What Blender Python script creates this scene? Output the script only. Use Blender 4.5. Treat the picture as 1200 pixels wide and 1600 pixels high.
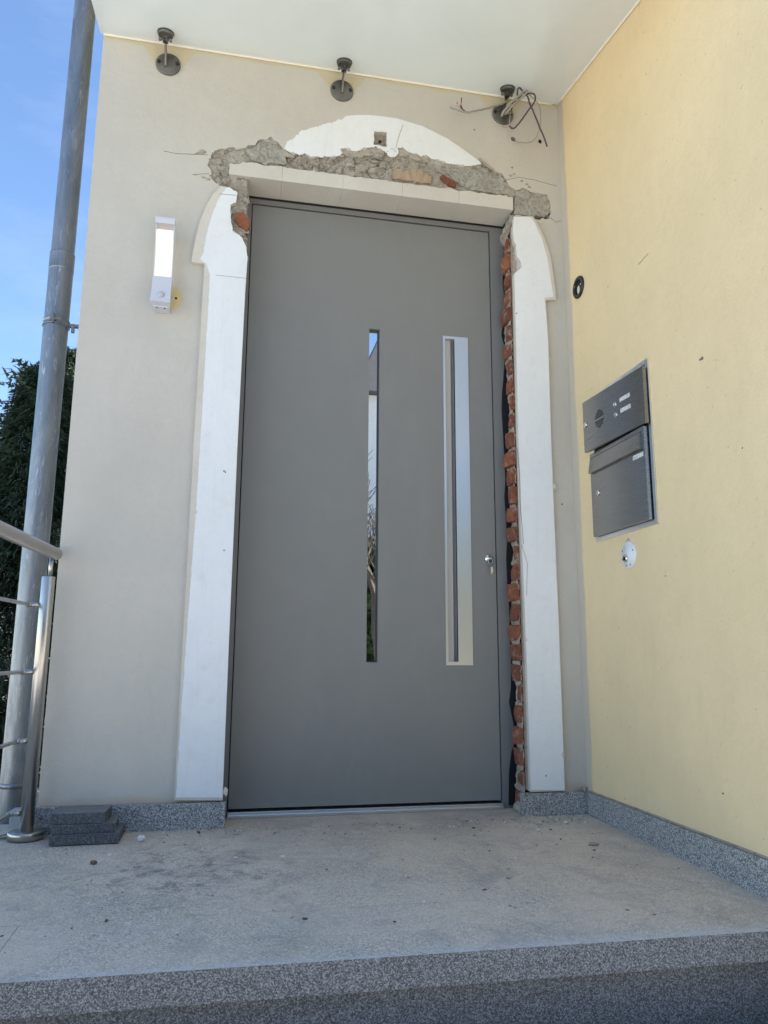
import bpy, bmesh, math, random
from mathutils import Vector, Matrix, noise as mnoise
from mathutils.geometry import delaunay_2d_cdt

S = bpy.context.scene
for o in list(bpy.data.objects):
    bpy.data.objects.remove(o)
COL = S.collection
random.seed(7)
R = math.radians

# ------------------------------------------------------------------ camera, sky, sun, exposure
YAW, PITCH, ROLL, FPX = R(11.437), R(10.755), R(0.296), 1181.66
CAM = Vector((0.0, -2.8, 0.577))
fwd = Vector((math.sin(YAW)*math.cos(PITCH), math.cos(YAW)*math.cos(PITCH), math.sin(PITCH)))
r0 = Vector((math.cos(YAW), -math.sin(YAW), 0))
u0 = r0.cross(fwd)
rgt = math.cos(ROLL)*r0 + math.sin(ROLL)*u0
upv = -math.sin(ROLL)*r0 + math.cos(ROLL)*u0
cd = bpy.data.cameras.new('camera')
cam = bpy.data.objects.new('camera', cd)
COL.objects.link(cam)
m = Matrix((rgt, upv, -fwd)).transposed().to_4x4()
m.translation = CAM
cam.matrix_world = m
cd.sensor_fit = 'VERTICAL'
cd.sensor_height = 36.0
cd.lens = 36.0*FPX/1600.0
cd.clip_start = 0.02
cd.clip_end = 500
S.camera = cam

SUN_EL, SUN_AZ = R(40), R(88.5)        # azimuth from +Y towards +X (from the right, over the side wing, whose unseen top is kept low)
W = bpy.data.worlds.new('World')
S.world = W
W.use_nodes = True
wn, wl = W.node_tree.nodes, W.node_tree.links
bg = wn['Background']
sky = wn.new('ShaderNodeTexSky')
sky.sky_type = 'NISHITA'
sky.sun_disc = False
sky.sun_elevation = SUN_EL
sky.sun_rotation = SUN_AZ
sky.air_density = 1.0
sky.dust_density = 0.05
sky.ozone_density = 4.0
tcw = wn.new('ShaderNodeTexCoord')
mpw = wn.new('ShaderNodeMapping')
mpw.inputs['Scale'].default_value = (1.2, 1.2, 4.0)
mpw.inputs['Location'].default_value = (3.7, 1.9, .6)
ncl = wn.new('ShaderNodeTexNoise')
ncl.inputs['Scale'].default_value = 2.1
ncl.inputs['Detail'].default_value = 8
ncl.inputs['Roughness'].default_value = 0.62
rcl = wn.new('ShaderNodeValToRGB')
rcl.color_ramp.elements[0].position = 0.52
rcl.color_ramp.elements[1].position = 0.90
mxw = wn.new('ShaderNodeMixRGB')
mxw.inputs['Color2'].default_value = (5.0, 5.3, 5.8, 1)
wl.new(tcw.outputs['Generated'], mpw.inputs['Vector'])
wl.new(mpw.outputs['Vector'], ncl.inputs['Vector'])
wl.new(ncl.outputs['Fac'], rcl.inputs['Fac'])
mcl = wn.new('ShaderNodeMath'); mcl.operation = 'MULTIPLY'; mcl.inputs[1].default_value = .16
wl.new(rcl.outputs['Color'], mcl.inputs[0])
wl.new(mcl.outputs[0], mxw.inputs['Fac'])
wl.new(sky.outputs['Color'], mxw.inputs['Color1'])
wl.new(mxw.outputs['Color'], bg.inputs['Color'])
bg.inputs['Strength'].default_value = 0.085

sd = bpy.data.lights.new('sun', 'SUN')
sd.energy = 5.0
sd.angle = R(0.5)
sd.color = (1.0, 0.95, 0.87)
sun = bpy.data.objects.new('sun', sd)
COL.objects.link(sun)
sdir = Vector((math.sin(SUN_AZ)*math.cos(SUN_EL), math.cos(SUN_AZ)*math.cos(SUN_EL), math.sin(SUN_EL)))
sun.rotation_euler = sdir.to_track_quat('Z', 'Y').to_euler()
sun.location = sdir*20

S.render.engine = 'CYCLES'
S.cycles.max_bounces = 8
S.cycles.diffuse_bounces = 5
vs = S.view_settings
vs.view_transform = 'Standard'
vs.look = 'None'
vs.gamma = 1
vs.use_curve_mapping = False
vs.exposure = 1.92

# ------------------------------------------------------------------ survey: read-off points turned into metres on a real plane
def ray(x, y):
    return rgt*((x-600)/FPX) + upv*(-(y-800)/FPX) + fwd
def F(x, y, yw=0.0):                    # on the plane  y = yw  (facade-parallel)
    r = ray(x, y); return CAM + r*((yw-CAM.y)/r.y)
def WX(x, y, xw=1.355):                 # on the plane  x = xw  (side wall)
    r = ray(x, y); return CAM + r*((xw-CAM.x)/r.x)
def GZ(x, y, slope=0.014):              # on the sloping landing
    r = ray(x, y)                       # z = slope*y
    t = (slope*CAM.y-CAM.z)/(r.z-slope*r.y); return CAM + r*t
def fz(y): return 0.014*min(y, 0.0)

# ------------------------------------------------------------------ materials
def mat(name):
    mt = bpy.data.materials.new(name); mt.use_nodes = True
    nt = mt.node_tree
    return mt, nt, nt.nodes['Principled BSDF']
def N(nt, t, **kw):
    n = nt.nodes.new(t)
    for k, v in kw.items():
        if k in n.inputs: n.inputs[k].default_value = v
        else: setattr(n, k, v)
    return n
def pos(nt, scale=(1, 1, 1), rot=(0, 0, 0)):
    g = nt.nodes.new('ShaderNodeNewGeometry')
    mp = nt.nodes.new('ShaderNodeMapping')
    mp.inputs['Scale'].default_value = scale
    mp.inputs['Rotation'].default_value = rot
    nt.links.new(g.outputs['Position'], mp.inputs['Vector'])
    return mp.outputs['Vector']
def nz(nt, vec, scale, detail=4, rough=0.55, dist=0.0):
    n = N(nt, 'ShaderNodeTexNoise', Scale=scale, Detail=detail, Roughness=rough, Distortion=dist)
    nt.links.new(vec, n.inputs['Vector']); return n.outputs['Fac']
def ramp(nt, fac, stops):
    n = nt.nodes.new('ShaderNodeValToRGB')
    e = n.color_ramp.elements
    while len(e) < len(stops): e.new(0.5)
    for i, (p, c) in enumerate(stops):
        e[i].position = p
        e[i].color = (c, c, c, 1) if isinstance(c, (int, float)) else (*c, 1)
    nt.links.new(fac, n.inputs['Fac']); return n.outputs['Color']
def mix(nt, fac, a, b, typ='MIX'):
    n = nt.nodes.new('ShaderNodeMixRGB'); n.blend_type = typ
    for s, v in (('Fac', fac), ('Color1', a), ('Color2', b)):
        if isinstance(v, (int, float)): n.inputs[s].default_value = v if s == 'Fac' else (v, v, v, 1)
        elif isinstance(v, tuple): n.inputs[s].default_value = (*v, 1)
        else: nt.links.new(v, n.inputs[s])
    return n.outputs['Color']
def mth(nt, op, a, b=0.0, clamp=False):
    n = nt.nodes.new('ShaderNodeMath'); n.operation = op; n.use_clamp = clamp
    for i, v in enumerate((a, b)):
        if isinstance(v, (int, float)): n.inputs[i].default_value = v
        else: nt.links.new(v, n.inputs[i])
    return n.outputs[0]
def bump(nt, p, hs, strength=0.5, dist=0.002):
    b = N(nt, 'ShaderNodeBump', Strength=strength, Distance=dist)
    nt.links.new(hs, b.inputs['Height']); nt.links.new(b.outputs['Normal'], p.inputs['Normal'])
def sepz(nt):
    g = nt.nodes.new('ShaderNodeNewGeometry'); s = nt.nodes.new('ShaderNodeSeparateXYZ')
    nt.links.new(g.outputs['Position'], s.inputs[0]); return s.outputs

def plaster(name, base, blotch, grain=260, bstr=0.35, rough=0.9):
    mt, nt, p = mat(name)
    v = pos(nt)
    c = mix(nt, ramp(nt, nz(nt, v, 1.7, 6, .6), [(.35, 0.0), (.7, 1.0)]), base, blotch)
    c = mix(nt, mth(nt, 'MULTIPLY', ramp(nt, nz(nt, v, 38, 5, .7), [(.45, 0.0), (.75, 1.0)]), .22), c, tuple(x*.82 for x in base))
    nt.links.new(c, p.inputs['Base Color'])
    p.inputs['Roughness'].default_value = rough
    c = mix(nt, mth(nt, 'MULTIPLY', ramp(nt, nz(nt, pos(nt, (1, 1, .45)), 4.5, 9, .72, .4), [(.42, 0.0), (.68, 1.0)]), .30), c, tuple(x*.80 for x in base))
    c = mix(nt, mth(nt, 'MULTIPLY', ramp(nt, nz(nt, pos(nt, (7, 7, .28)), 2.2, 6, .65, .3), [(.50, 0.0), (.72, 1.0)]), .06), c, tuple(x*.74 for x in base))
    nt.links.new(c, p.inputs['Base Color'])
    h = mth(nt, 'ADD', nz(nt, v, grain, 3, .6), mth(nt, 'MULTIPLY', nz(nt, v, 34, 4, .6, .6), 1.6))
    h = mth(nt, 'ADD', h, mth(nt, 'MULTIPLY', nz(nt, v, 9, 3, .5, .8), 2.5))
    bump(nt, p, h, bstr, .0025)
    return mt, nt, p, c

# facade: cream paint, with the older yellow coat showing under the canopy and a rusty stain above the plinth
M = {}
mt, nt, p, c = plaster('beige_plaster', (.585, .55, .482), (.53, .497, .43), 260, .6)
xs = sepz(nt); v = pos(nt)
def disc_d(cx):
    dx = mth(nt, 'ABSOLUTE', mth(nt, 'SUBTRACT', xs[0], cx)); return mth(nt, 'SUBTRACT', mth(nt, 'ADD', .105, mth(nt, 'MULTIPLY', mth(nt, 'SUBTRACT', xs[2], 3.0), .75)), dx)
wob = mth(nt, 'MULTIPLY', mth(nt, 'SUBTRACT', nz(nt, v, 9, 4, .6), .5), .05)
e = mth(nt, 'ADD', mth(nt, 'SUBTRACT', xs[2], 3.0), wob)
around = mth(nt, 'MAXIMUM', mth(nt, 'MAXIMUM', disc_d(-.336), disc_d(.374)), disc_d(1.09))
around = mth(nt, 'MINIMUM', mth(nt, 'ADD', around, wob), mth(nt, 'SUBTRACT', xs[2], 2.93))
e = mth(nt, 'MAXIMUM', e, around)
k = mth(nt, 'MULTIPLY', e, 160, True)
c = mix(nt, mth(nt, 'MULTIPLY', k, .75), c, (.56, .48, .29))
st = mth(nt, 'MULTIPLY', mth(nt, 'SUBTRACT', mth(nt, 'ADD', .112, wob), xs[2]), 40, True)
c = mix(nt, mth(nt, 'MULTIPLY', st, .6), c, (.55, .40, .26))
nt.links.new(c, p.inputs['Base Color'])
M['beige'] = mt

mt, nt, p, c = plaster('yellow_plaster', (.85, .672, .395), (.79, .615, .36), 230, .6)
xs = sepz(nt); v = pos(nt)
wob = mth(nt, 'MULTIPLY', mth(nt, 'SUBTRACT', nz(nt, v, 7, 4, .6), .5), .03)
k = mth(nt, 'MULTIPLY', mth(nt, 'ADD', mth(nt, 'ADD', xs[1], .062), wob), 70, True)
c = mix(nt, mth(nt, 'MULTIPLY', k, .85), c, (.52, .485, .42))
sp = ramp(nt, nz(nt, v, 60, 2, .5), [(.73, 0.0), (.76, 1.0)])
c = mix(nt, mth(nt, 'MULTIPLY', sp, .5), c, (.36, .28, .15))
nt.links.new(c, p.inputs['Base Color'])
M['yellow'] = mt

mt, nt, p, c = plaster('white_coat', (.82, .835, .835), (.775, .79, .785), 300, .3)
v = pos(nt)
c = mix(nt, mth(nt, 'MULTIPLY', ramp(nt, nz(nt, v, 14, 7, .75), [(.56, 0.0), (.68, 1.0)]), .28), c, (.66, .62, .54))
c = mix(nt, mth(nt, 'MULTIPLY', ramp(nt, nz(nt, pos(nt, (60, 60, 3)), 1.2, 3, .6), [(.58, 0.0), (.72, 1.0)]), .10), c, (.50, .50, .48))
nt.links.new(c, p.inputs['Base Color'])
M['white'] = mt
M['tan'] = plaster('old_tan_plaster', (.62, .565, .475), (.70, .665, .59), 280, .4)[0]
mt, nt, p, c = plaster('lintel_plaster', (.66, .625, .56), (.55, .50, .43), 300, .5)
xs = sepz(nt); v = pos(nt)
wob = mth(nt, 'MULTIPLY', mth(nt, 'SUBTRACT', nz(nt, v, 16, 6, .7), .5), .09)
k = mth(nt, 'MULTIPLY', mth(nt, 'SUBTRACT', mth(nt, 'ADD', xs[2], wob), 2.532), 60, True)
c = mix(nt, mth(nt, 'MULTIPLY', k, .75), c, (.36, .33, .28))
nt.links.new(c, p.inputs['Base Color'])
M['lintel'] = mt

def mortar(name, a, b, dark):
    mt, nt, p = mat(name); v = pos(nt)
    c = mix(nt, ramp(nt, nz(nt, v, 13, 6, .65), [(.38, 0.0), (.62, 1.0)]), a, b)
    c = mix(nt, ramp(nt, nz(nt, v, 70, 5, .7), [(.52, 0.0), (.72, 1.0)]), c, dark)
    nt.links.new(c, p.inputs['Base Color']); p.inputs['Roughness'].default_value = .95
    bump(nt, p, mth(nt, 'ADD', nz(nt, v, 240, 6, .75), nz(nt, v, 70, 4, .6)), .9, .004)
    return mt
M['mortar'] = mortar('rough_mortar', (.45, .42, .36), (.36, .32, .26), (.20, .17, .13))
M['cement'] = mortar('grey_cement', (.46, .44, .39), (.37, .35, .30), (.26, .235, .20))
nt = M['cement'].node_tree; p = nt.nodes['Principled BSDF']; v = pos(nt)
rid = ramp(nt, mth(nt, 'ABSOLUTE', mth(nt, 'SUBTRACT', nz(nt, v, 14, 5, .6, 1.5), .5)), [(0.0, 0.0), (.03, 1.0)])
bump(nt, p, mth(nt, 'ADD', mth(nt, 'ADD', mth(nt, 'MULTIPLY', nz(nt, v, 22, 6, .7), 1.2), mth(nt, 'MULTIPLY', rid, .25)), mth(nt, 'MULTIPLY', nz(nt, v, 160, 4, .7), .3)), 1.0, .012)
M['tanlayer'] = mortar('tan_render_layer', (.52, .475, .40), (.43, .385, .315), (.30, .26, .20))
M['pale_mortar'] = mortar('pale_joint_mortar', (.46, .40, .33), (.38, .30, .235), (.25, .17, .12))

def brickmat(name, a, b, dark):
    mt, nt, p = mat(name); v = pos(nt)
    oi = nt.nodes.new('ShaderNodeObjectInfo')
    c = mix(nt, ramp(nt, nz(nt, v, 18, 5, .6), [(.35, 0.0), (.65, 1.0)]), a, b)
    c = mix(nt, ramp(nt, nz(nt, v, 85, 5, .7), [(.52, 0.0), (.70, 1.0)]), c, dark)
    c = mix(nt, mth(nt, 'MULTIPLY', oi.outputs['Random'], .55), c, dark)
    c = mix(nt, mth(nt, 'MULTIPLY', ramp(nt, nz(nt, v, 30, 6, .7), [(.55, 0.0), (.68, 1.0)]), .75), c, (.42, .34, .275))
    nt.links.new(c, p.inputs['Base Color']); p.inputs['Roughness'].default_value = .92
    bump(nt, p, mth(nt, 'ADD', nz(nt, v, 190, 6, .75), nz(nt, v, 60, 4, .6)), .9, .004)
    return mt
M['brick'] = brickmat('red_brick', (.26, .085, .042), (.31, .115, .055), (.11, .042, .03))
M['tanbrick'] = brickmat('tan_brick', (.47, .335, .215), (.50, .38, .265), (.38, .29, .21))

def granite(name, stops, scale=250, rough=.55, dust=0.0):
    mt, nt, p = mat(name); v = pos(nt)
    vo = N(nt, 'ShaderNodeTexVoronoi', Scale=scale); nt.links.new(v, vo.inputs['Vector'])
    s = nt.nodes.new('ShaderNodeSeparateColor'); nt.links.new(vo.outputs['Color'], s.inputs[0])
    f = mth(nt, 'ADD', mth(nt, 'MULTIPLY', s.outputs[0], .7), mth(nt, 'MULTIPLY', nz(nt, v, scale*.45, 3, .6), .4))
    c = ramp(nt, f, stops)
    c = mix(nt, mth(nt, 'MULTIPLY', nz(nt, v, 3, 4, .6), .2), c, (.09, .09, .085))
    if dust:
        c = mix(nt, mth(nt, 'MULTIPLY', ramp(nt, nz(nt, v, 5, 7, .7), [(.4, .15), (.72, 1.0)]), dust), c, (.45, .43, .40))
    nt.links.new(c, p.inputs['Base Color']); p.inputs['Roughness'].default_value = rough
    bump(nt, p, nz(nt, v, 300, 4, .6), .25, .001)
    return mt
M['granite'] = granite('grey_granite', [(.15, (.014, .016, .019)), (.40, (.066, .072, .079)), (.62, (.138, .147, .156)), (.90, (.29, .30, .31))], 440)
M['riser'] = granite('shade_darkened_granite', [(.15, (.012, .013, .016)), (.40, (.048, .054, .063)), (.62, (.102, .112, .126)), (.90, (.23, .245, .265))], 430)  # copy of the step granite, darkened to paint in the riser's shade
M['plinth'] = granite('plinth_granite', [(.15, (.045, .046, .048)), (.38, (.17, .17, .17)), (.6, (.35, .347, .34)), (.85, (.62, .61, .59))], 380, .5)
M['basalt'] = granite('dark_granite', [(.15, (.03, .032, .038)), (.4, (.055, .058, .066)), (.65, (.085, .09, .098)), (.9, (.17, .17, .175))], 330, .6)

nt = M['basalt'].node_tree; p = nt.nodes['Principled BSDF']
old = p.inputs['Base Color'].links[0].from_socket
g_ = nt.nodes.new('ShaderNodeNewGeometry'); s_ = nt.nodes.new('ShaderNodeSeparateXYZ'); nt.links.new(g_.outputs['Normal'], s_.inputs[0])
up_ = mth(nt, 'MULTIPLY', mth(nt, 'SUBTRACT', s_.outputs[2], .7), 3, True)
nt.links.new(mix(nt, mth(nt, 'MULTIPLY', up_, mth(nt, 'MULTIPLY', nz(nt, pos(nt, (8, 30, 1), (0, 0, .5)), 2, 6, .7), .8)), old, (.30, .295, .28)), p.inputs['Base Color'])
# landing top: flamed granite under cement dust, scuffs and a dark scrape
mt, nt, p = mat('dusty_granite'); v = pos(nt)
vo = N(nt, 'ShaderNodeTexVoronoi', Scale=380); nt.links.new(v, vo.inputs['Vector'])
s_ = nt.nodes.new('ShaderNodeSeparateColor'); nt.links.new(vo.outputs['Color'], s_.inputs[0])
c = ramp(nt, s_.outputs[0], [(.1, (.27, .23, .18)), (.4, (.47, .405, .325)), (.7, (.63, .555, .45)), (.95, (.82, .74, .63))])
d = ramp(nt, nz(nt, v, 2.6, 8, .68, .4), [(.36, .12), (.62, .68)])
c = mix(nt, d, c, (.76, .635, .485))
c = mix(nt, mth(nt, 'MULTIPLY', ramp(nt, nz(nt, v, 5.5, 10, .78, .5), [(.52, 0.0), (.68, 1.0)]), .55), c, (.24, .23, .215))
c = mix(nt, mth(nt, 'MULTIPLY', ramp(nt, nz(nt, v, 26, 8, .85, .6), [(.58, 0.0), (.68, 1.0)]), .45), c, (.17, .165, .155))
c = mix(nt, mth(nt, 'MULTIPLY', ramp(nt, nz(nt, v, 9, 9, .8, .3), [(.56, 0.0), (.66, 1.0)]), .55), c, (.66, .615, .55))
c = mix(nt, mth(nt, 'MULTIPLY', ramp(nt, nz(nt, v, 1.9, 10, .74, .6), [(.50, 0.0), (.66, 1.0)]), .38), c, (.27, .26, .245))
c = mix(nt, mth(nt, 'MULTIPLY', ramp(nt, nz(nt, v, 3.3, 11, .8, 1.2), [(.57, 0.0), (.67, 1.0)]), .5), c, (.74, .69, .61))
xs = sepz(nt)
near = mth(nt, 'MULTIPLY', mth(nt, 'ADD', xs[1], .35), 3.2, True)      # plaster and brick dust swept against the wall
c = mix(nt, mth(nt, 'MULTIPLY', mth(nt, 'MULTIPLY', near, ramp(nt, nz(nt, v, 7, 7, .7), [(.35, 0.0), (.65, 1.0)])), .6), c, (.44, .36, .30))
gap = nt.nodes.new('ShaderNodeVectorMath'); gap.operation = 'DISTANCE'
g_ = nt.nodes.new('ShaderNodeNewGeometry'); nt.links.new(g_.outputs['Position'], gap.inputs[0]); gap.inputs[1].default_value = (-.10, -.52, -.007)
dk = mth(nt, 'MULTIPLY', mth(nt, 'SUBTRACT', .40, gap.outputs['Value']), 4, True)
c = mix(nt, mth(nt, 'MULTIPLY', mth(nt, 'MULTIPLY', dk, ramp(nt, nz(nt, v, 13, 9, .82, .9), [(.50, 0.0), (.60, 1.0)])), .75), c, (.12, .12, .115))
edge = mth(nt, 'MULTIPLY', mth(nt, 'SUBTRACT', -1.135, xs[1]), 30, True)  # worn paler nosing
c = mix(nt, mth(nt, 'MULTIPLY', mth(nt, 'MULTIPLY', edge, ramp(nt, nz(nt, v, 60, 5, .7), [(.4, 0.0), (.6, 1.0)])), .7), c, (.62, .62, .62))
nt.links.new(c, p.inputs['Base Color']); p.inputs['Roughness'].default_value = .8
bump(nt, p, mth(nt, 'ADD', nz(nt, v, 160, 5, .7), mth(nt, 'MULTIPLY', nz(nt, v, 30, 4, .6), .8)), .6, .0025)
M['landing'] = mt

def simple(name, col, rough=.5, metal=0.0, bumpscale=0, bstr=.1, var=.0, scale=(1, 1, 1)):
    mt, nt, p = mat(name); v = pos(nt, scale)
    if var:
        c = mix(nt, ramp(nt, nz(nt, v, 9, 6, .65), [(.35, 0.0), (.7, 1.0)]), col, tuple(x*(1-var) for x in col))
        nt.links.new(c, p.inputs['Base Color'])
    else:
        p.inputs['Base Color'].default_value = (*col, 1)
    p.inputs['Roughness'].default_value = rough; p.inputs['Metallic'].default_value = metal
    if bumpscale: bump(nt, p, nz(nt, v, bumpscale, 3, .6), bstr, .001)
    return mt
M['door'] = simple('grey_door_paint', (.222, .22, .206), .42, 0, 900, .12, .04)
nt = M['door'].node_tree; p = nt.nodes['Principled BSDF']; v = pos(nt)
sm = nz(nt, pos(nt, (1, 1, .4)), 5, 9, .75, .6)
nt.links.new(ramp(nt, sm, [(.35, .36), (.68, .52)]), p.inputs['Roughness'])
old = p.inputs['Base Color'].links[0].from_socket
c = mix(nt, mth(nt, 'MULTIPLY', ramp(nt, nz(nt, pos(nt, (1.6, 1, .5)), 4, 9, .78, .8), [(.52, 0.0), (.72, 1.0)]), .22), old, (.30, .295, .28))
xs = sepz(nt); low = mth(nt, 'MULTIPLY', mth(nt, 'SUBTRACT', .30, xs[2]), 2.2, True)
c = mix(nt, mth(nt, 'MULTIPLY', mth(nt, 'MULTIPLY', low, nz(nt, v, 16, 7, .7)), .35), c, (.40, .375, .34))
nt.links.new(c, p.inputs['Base Color'])
M['frame'] = simple('grey_frame_paint', (.20, .20, .19), .45, 0, 900, .12, .04)
M['black'] = simple('black_membrane', (.006, .006, .008), .7, 0, 60, .5)
M['rubber'] = simple('black_rubber', (.012, .012, .012), .6)
M['alu'] = simple('aluminium', (.72, .74, .76), .3, 1, 0)
M['dark_cast'] = simple('dark_weathered_steel', (.26, .25, .225), .42, .7, 300, .35, .5)
M['black_plastic'] = simple('black_plastic', (.018, .017, .016), .4)
M['canopy_seal'] = simple('cream_sealant', (.85, .80, .66), .7, 0, 90, .3)
M['lamp_white'] = simple('white_lamp_paint', (.60, .61, .67), .4)
M['white_plastic'] = simple('white_plastic', (.78, .79, .79), .4, 0, 0, .1, .12)
M['purple'] = simple('purple_cable', (.075, .045, .085), .5)
M['greycable'] = simple('grey_cable', (.36, .335, .29), .6, 0, 0, .1, .25)
M['copper'] = simple('pinkish_wire_end', (.55, .32, .26), .5)
M['chip'] = simple('white_plaster_lump', (.80, .79, .76), .95, 0, 200, .6, .15)
M['darkchip'] = simple('brown_crumb', (.16, .12, .085), .95, 0, 200, .6, .3)
M['leaf'] = simple('green_leaf', (.02, .13, .045), .5, 0, 0, .1, .3)
M['dark'] = simple('dark_hollow', (.012, .011, .010), .9)
M['ochre'] = plaster('ochre_paint', (.66, .54, .28), (.60, .47, .24), 200, .5)[0]
M['ash'] = simple('bark_grey', (.09, .075, .06), .95, 0, 60, .6, .3)
M['crack'] = simple('crack_dark', (.16, .145, .12), .95)

def steel(name, col, rough, sc, aniso=.6):
    mt, nt, p = mat(name)
    v = pos(nt, sc)
    r = ramp(nt, nz(nt, v, 1.0, 6, .6), [(.3, rough*.9), (.7, rough*1.12)])
    nt.links.new(r, p.inputs['Roughness'])
    c = mix(nt, nz(nt, v, .6, 5, .6), col, tuple(x*.92 for x in col)); nt.links.new(c, p.inputs['Base Color'])
    p.inputs['Metallic'].default_value = 1
    bump(nt, p, nz(nt, v, 3, 3, .5), .012, .0003)
    return mt
M['steel'] = steel('brushed_steel', (.53, .50, .455), .30, (300, 300, 12))
mt, nt, p = mat('brushed_handle_steel')
p.inputs['Base Color'].default_value = (.74, .735, .72, 1); p.inputs['Metallic'].default_value = 1
p.inputs['Roughness'].default_value = .36; p.inputs['Anisotropic'].default_value = .92
tg = nt.nodes.new('ShaderNodeTangent'); tg.direction_type = 'RADIAL'; tg.axis = 'Z'
nt.links.new(tg.outputs[0], p.inputs['Tangent'])
M['handle'] = mt
M['box'] = steel('mailbox_steel', (.33, .315, .29), .26, (6, 6, 900))
M['boxframe'] = steel('mailbox_frame_steel', (.80, .80, .78), .3, (300, 300, 10))
M['chrome'] = steel('lock_chrome', (.75, .74, .72), .15, (20, 20, 20))
M['rail'] = steel('handrail_steel', (.48, .445, .41), .42, (200, 20, 200))

mt, nt, p = mat('weathered_zinc')
v = pos(nt, (6, 6, 1.2))
c = mix(nt, ramp(nt, nz(nt, v, 3.2, 8, .7, .6), [(.35, 0.0), (.66, 1.0)]), (.17, .19, .21), (.33, .335, .335))
c = mix(nt, ramp(nt, nz(nt, pos(nt, (22, 22, 4)), 2.3, 6, .7, 1.2), [(.58, 0.0), (.72, 1.0)]), c, (.60, .605, .60))
c = mix(nt, mth(nt, 'MULTIPLY', ramp(nt, nz(nt, pos(nt, (9, 9, .8)), 2.0, 5, .6), [(.55, 0.0), (.7, 1.0)]), .6), c, (.30, .25, .20))
nt.links.new(c, p.inputs['Base Color']); p.inputs['Metallic'].default_value = .7; p.inputs['Roughness'].default_value = .4
bump(nt, p, nz(nt, v, 8, 6, .7), .3, .002)
M['zinc'] = mt

mt, nt, p = mat('opal_canopy_glass')
out = nt.nodes['Material Output']
tr = N(nt, 'ShaderNodeBsdfTranslucent', Color=(.78, .96, .94, 1))
df = N(nt, 'ShaderNodeBsdfDiffuse', Color=(.89, .91, .86, 1))
sm = ramp(nt, nz(nt, pos(nt), 3.2, 8, .7, .5), [(.35, (.85, .88, .85)), (.65, (.91, .93, .90))])
nt.links.new(sm, df.inputs['Color'])
gl = N(nt, 'ShaderNodeBsdfGlossy', Color=(1, 1, 1, 1), Roughness=.12)
m1 = N(nt, 'ShaderNodeMixShader', Fac=.14); m2 = N(nt, 'ShaderNodeMixShader')
fr = N(nt, 'ShaderNodeFresnel', IOR=1.4)
nt.links.new(df.outputs[0], m1.inputs[1]); nt.links.new(tr.outputs[0], m1.inputs[2])
nt.links.new(m1.outputs[0], m2.inputs[1]); nt.links.new(gl.outputs[0], m2.inputs[2]); nt.links.new(fr.outputs[0], m2.inputs[0])
nt.links.new(m2.outputs[0], out.inputs['Surface'])
M['opal'] = mt

mt, nt, p = mat('mirror_tinted_glass')
p.inputs['Base Color'].default_value = (.68, .69, .69, 1); p.inputs['Metallic'].default_value = 1; p.inputs['Roughness'].default_value = .01
M['glass'] = mt
mt, nt, p = mat('lit_diffuser')
p.inputs['Base Color'].default_value = (.30, .29, .24, 1)
p.inputs['Emission Color'].default_value = (1.0, .95, .76, 1); p.inputs['Emission Strength'].default_value = .24
M['glow'] = mt
mt, nt, p = mat('name_card')
v = pos(nt)
c = mix(nt, ramp(nt, nz(nt, v, 210, 2, .5), [(.48, 0.0), (.56, 1.0)]), (.78, .78, .76), (.42, .42, .42))
nt.links.new(c, p.inputs['Base Color']); M['card'] = mt
mt, nt, p = mat('conifer_green')
oi = pos(nt)
c = mix(nt, nz(nt, oi, 5, 3, .6), (.014, .034, .022), (.06, .10, .05)); nt.links.new(c, p.inputs['Base Color'])
p.inputs['Roughness'].default_value = .7
M['conifer'] = mt
mt, nt, p = mat('hedge_green')
c = mix(nt, nz(nt, pos(nt), 4, 3, .6), (.02, .045, .018), (.05, .08, .03)); nt.links.new(c, p.inputs['Base Color'])
M['hedge'] = mt
mt, nt, p = mat('pale_bounce_paving')  # unseen forecourt, made pale to bounce sunlight onto canopy and walls
v = pos(nt)
c = mix(nt, nz(nt, v, 1.5, 6, .6), (.52, .505, .475), (.43, .415, .385)); nt.links.new(c, p.inputs['Base Color']); p.inputs['Roughness'].default_value = .9
bump(nt, p, nz(nt, v, 60, 5, .7), .5, .006)
M['ground'] = mt

# ------------------------------------------------------------------ object helpers
def thing(name, label, cat, loc=(0, 0, 0), group=None):
    o = bpy.data.objects.new(name, None); COL.objects.link(o)
    o.location = loc; o.empty_display_size = .1
    o['label'] = label; o['category'] = cat
    if group: o['group'] = group
    return o
WORLD = {}
def wloc(o):
    return WORLD.get(o.name, o.location.copy()) if o else Vector((0, 0, 0))
def obj(name, bm, mt, parent=None, smooth=False, label=None, origin=None):
    """bm is in world coordinates; stored relative to its parent's base (or to its own origin)."""
    base = wloc(parent)
    org = Vector(origin) if origin is not None else base.copy()
    bmesh.ops.translate(bm, verts=bm.verts, vec=-org)
    me = bpy.data.meshes.new(name); bm.to_mesh(me); bm.free()
    if mt: me.materials.append(mt)
    if smooth:
        for pl in me.polygons: pl.use_smooth = True
    o = bpy.data.objects.new(name, me); COL.objects.link(o)
    if parent: o.parent = parent
    o.location = org-base
    WORLD[o.name] = org
    if label: o['label'] = label
    return o
def tag(o, label, cat, group=None):
    o['label'] = label; o['category'] = cat
    if group: o['group'] = group
    return o
def struct(o, kind='structure'):
    o['kind'] = kind; return o

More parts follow.
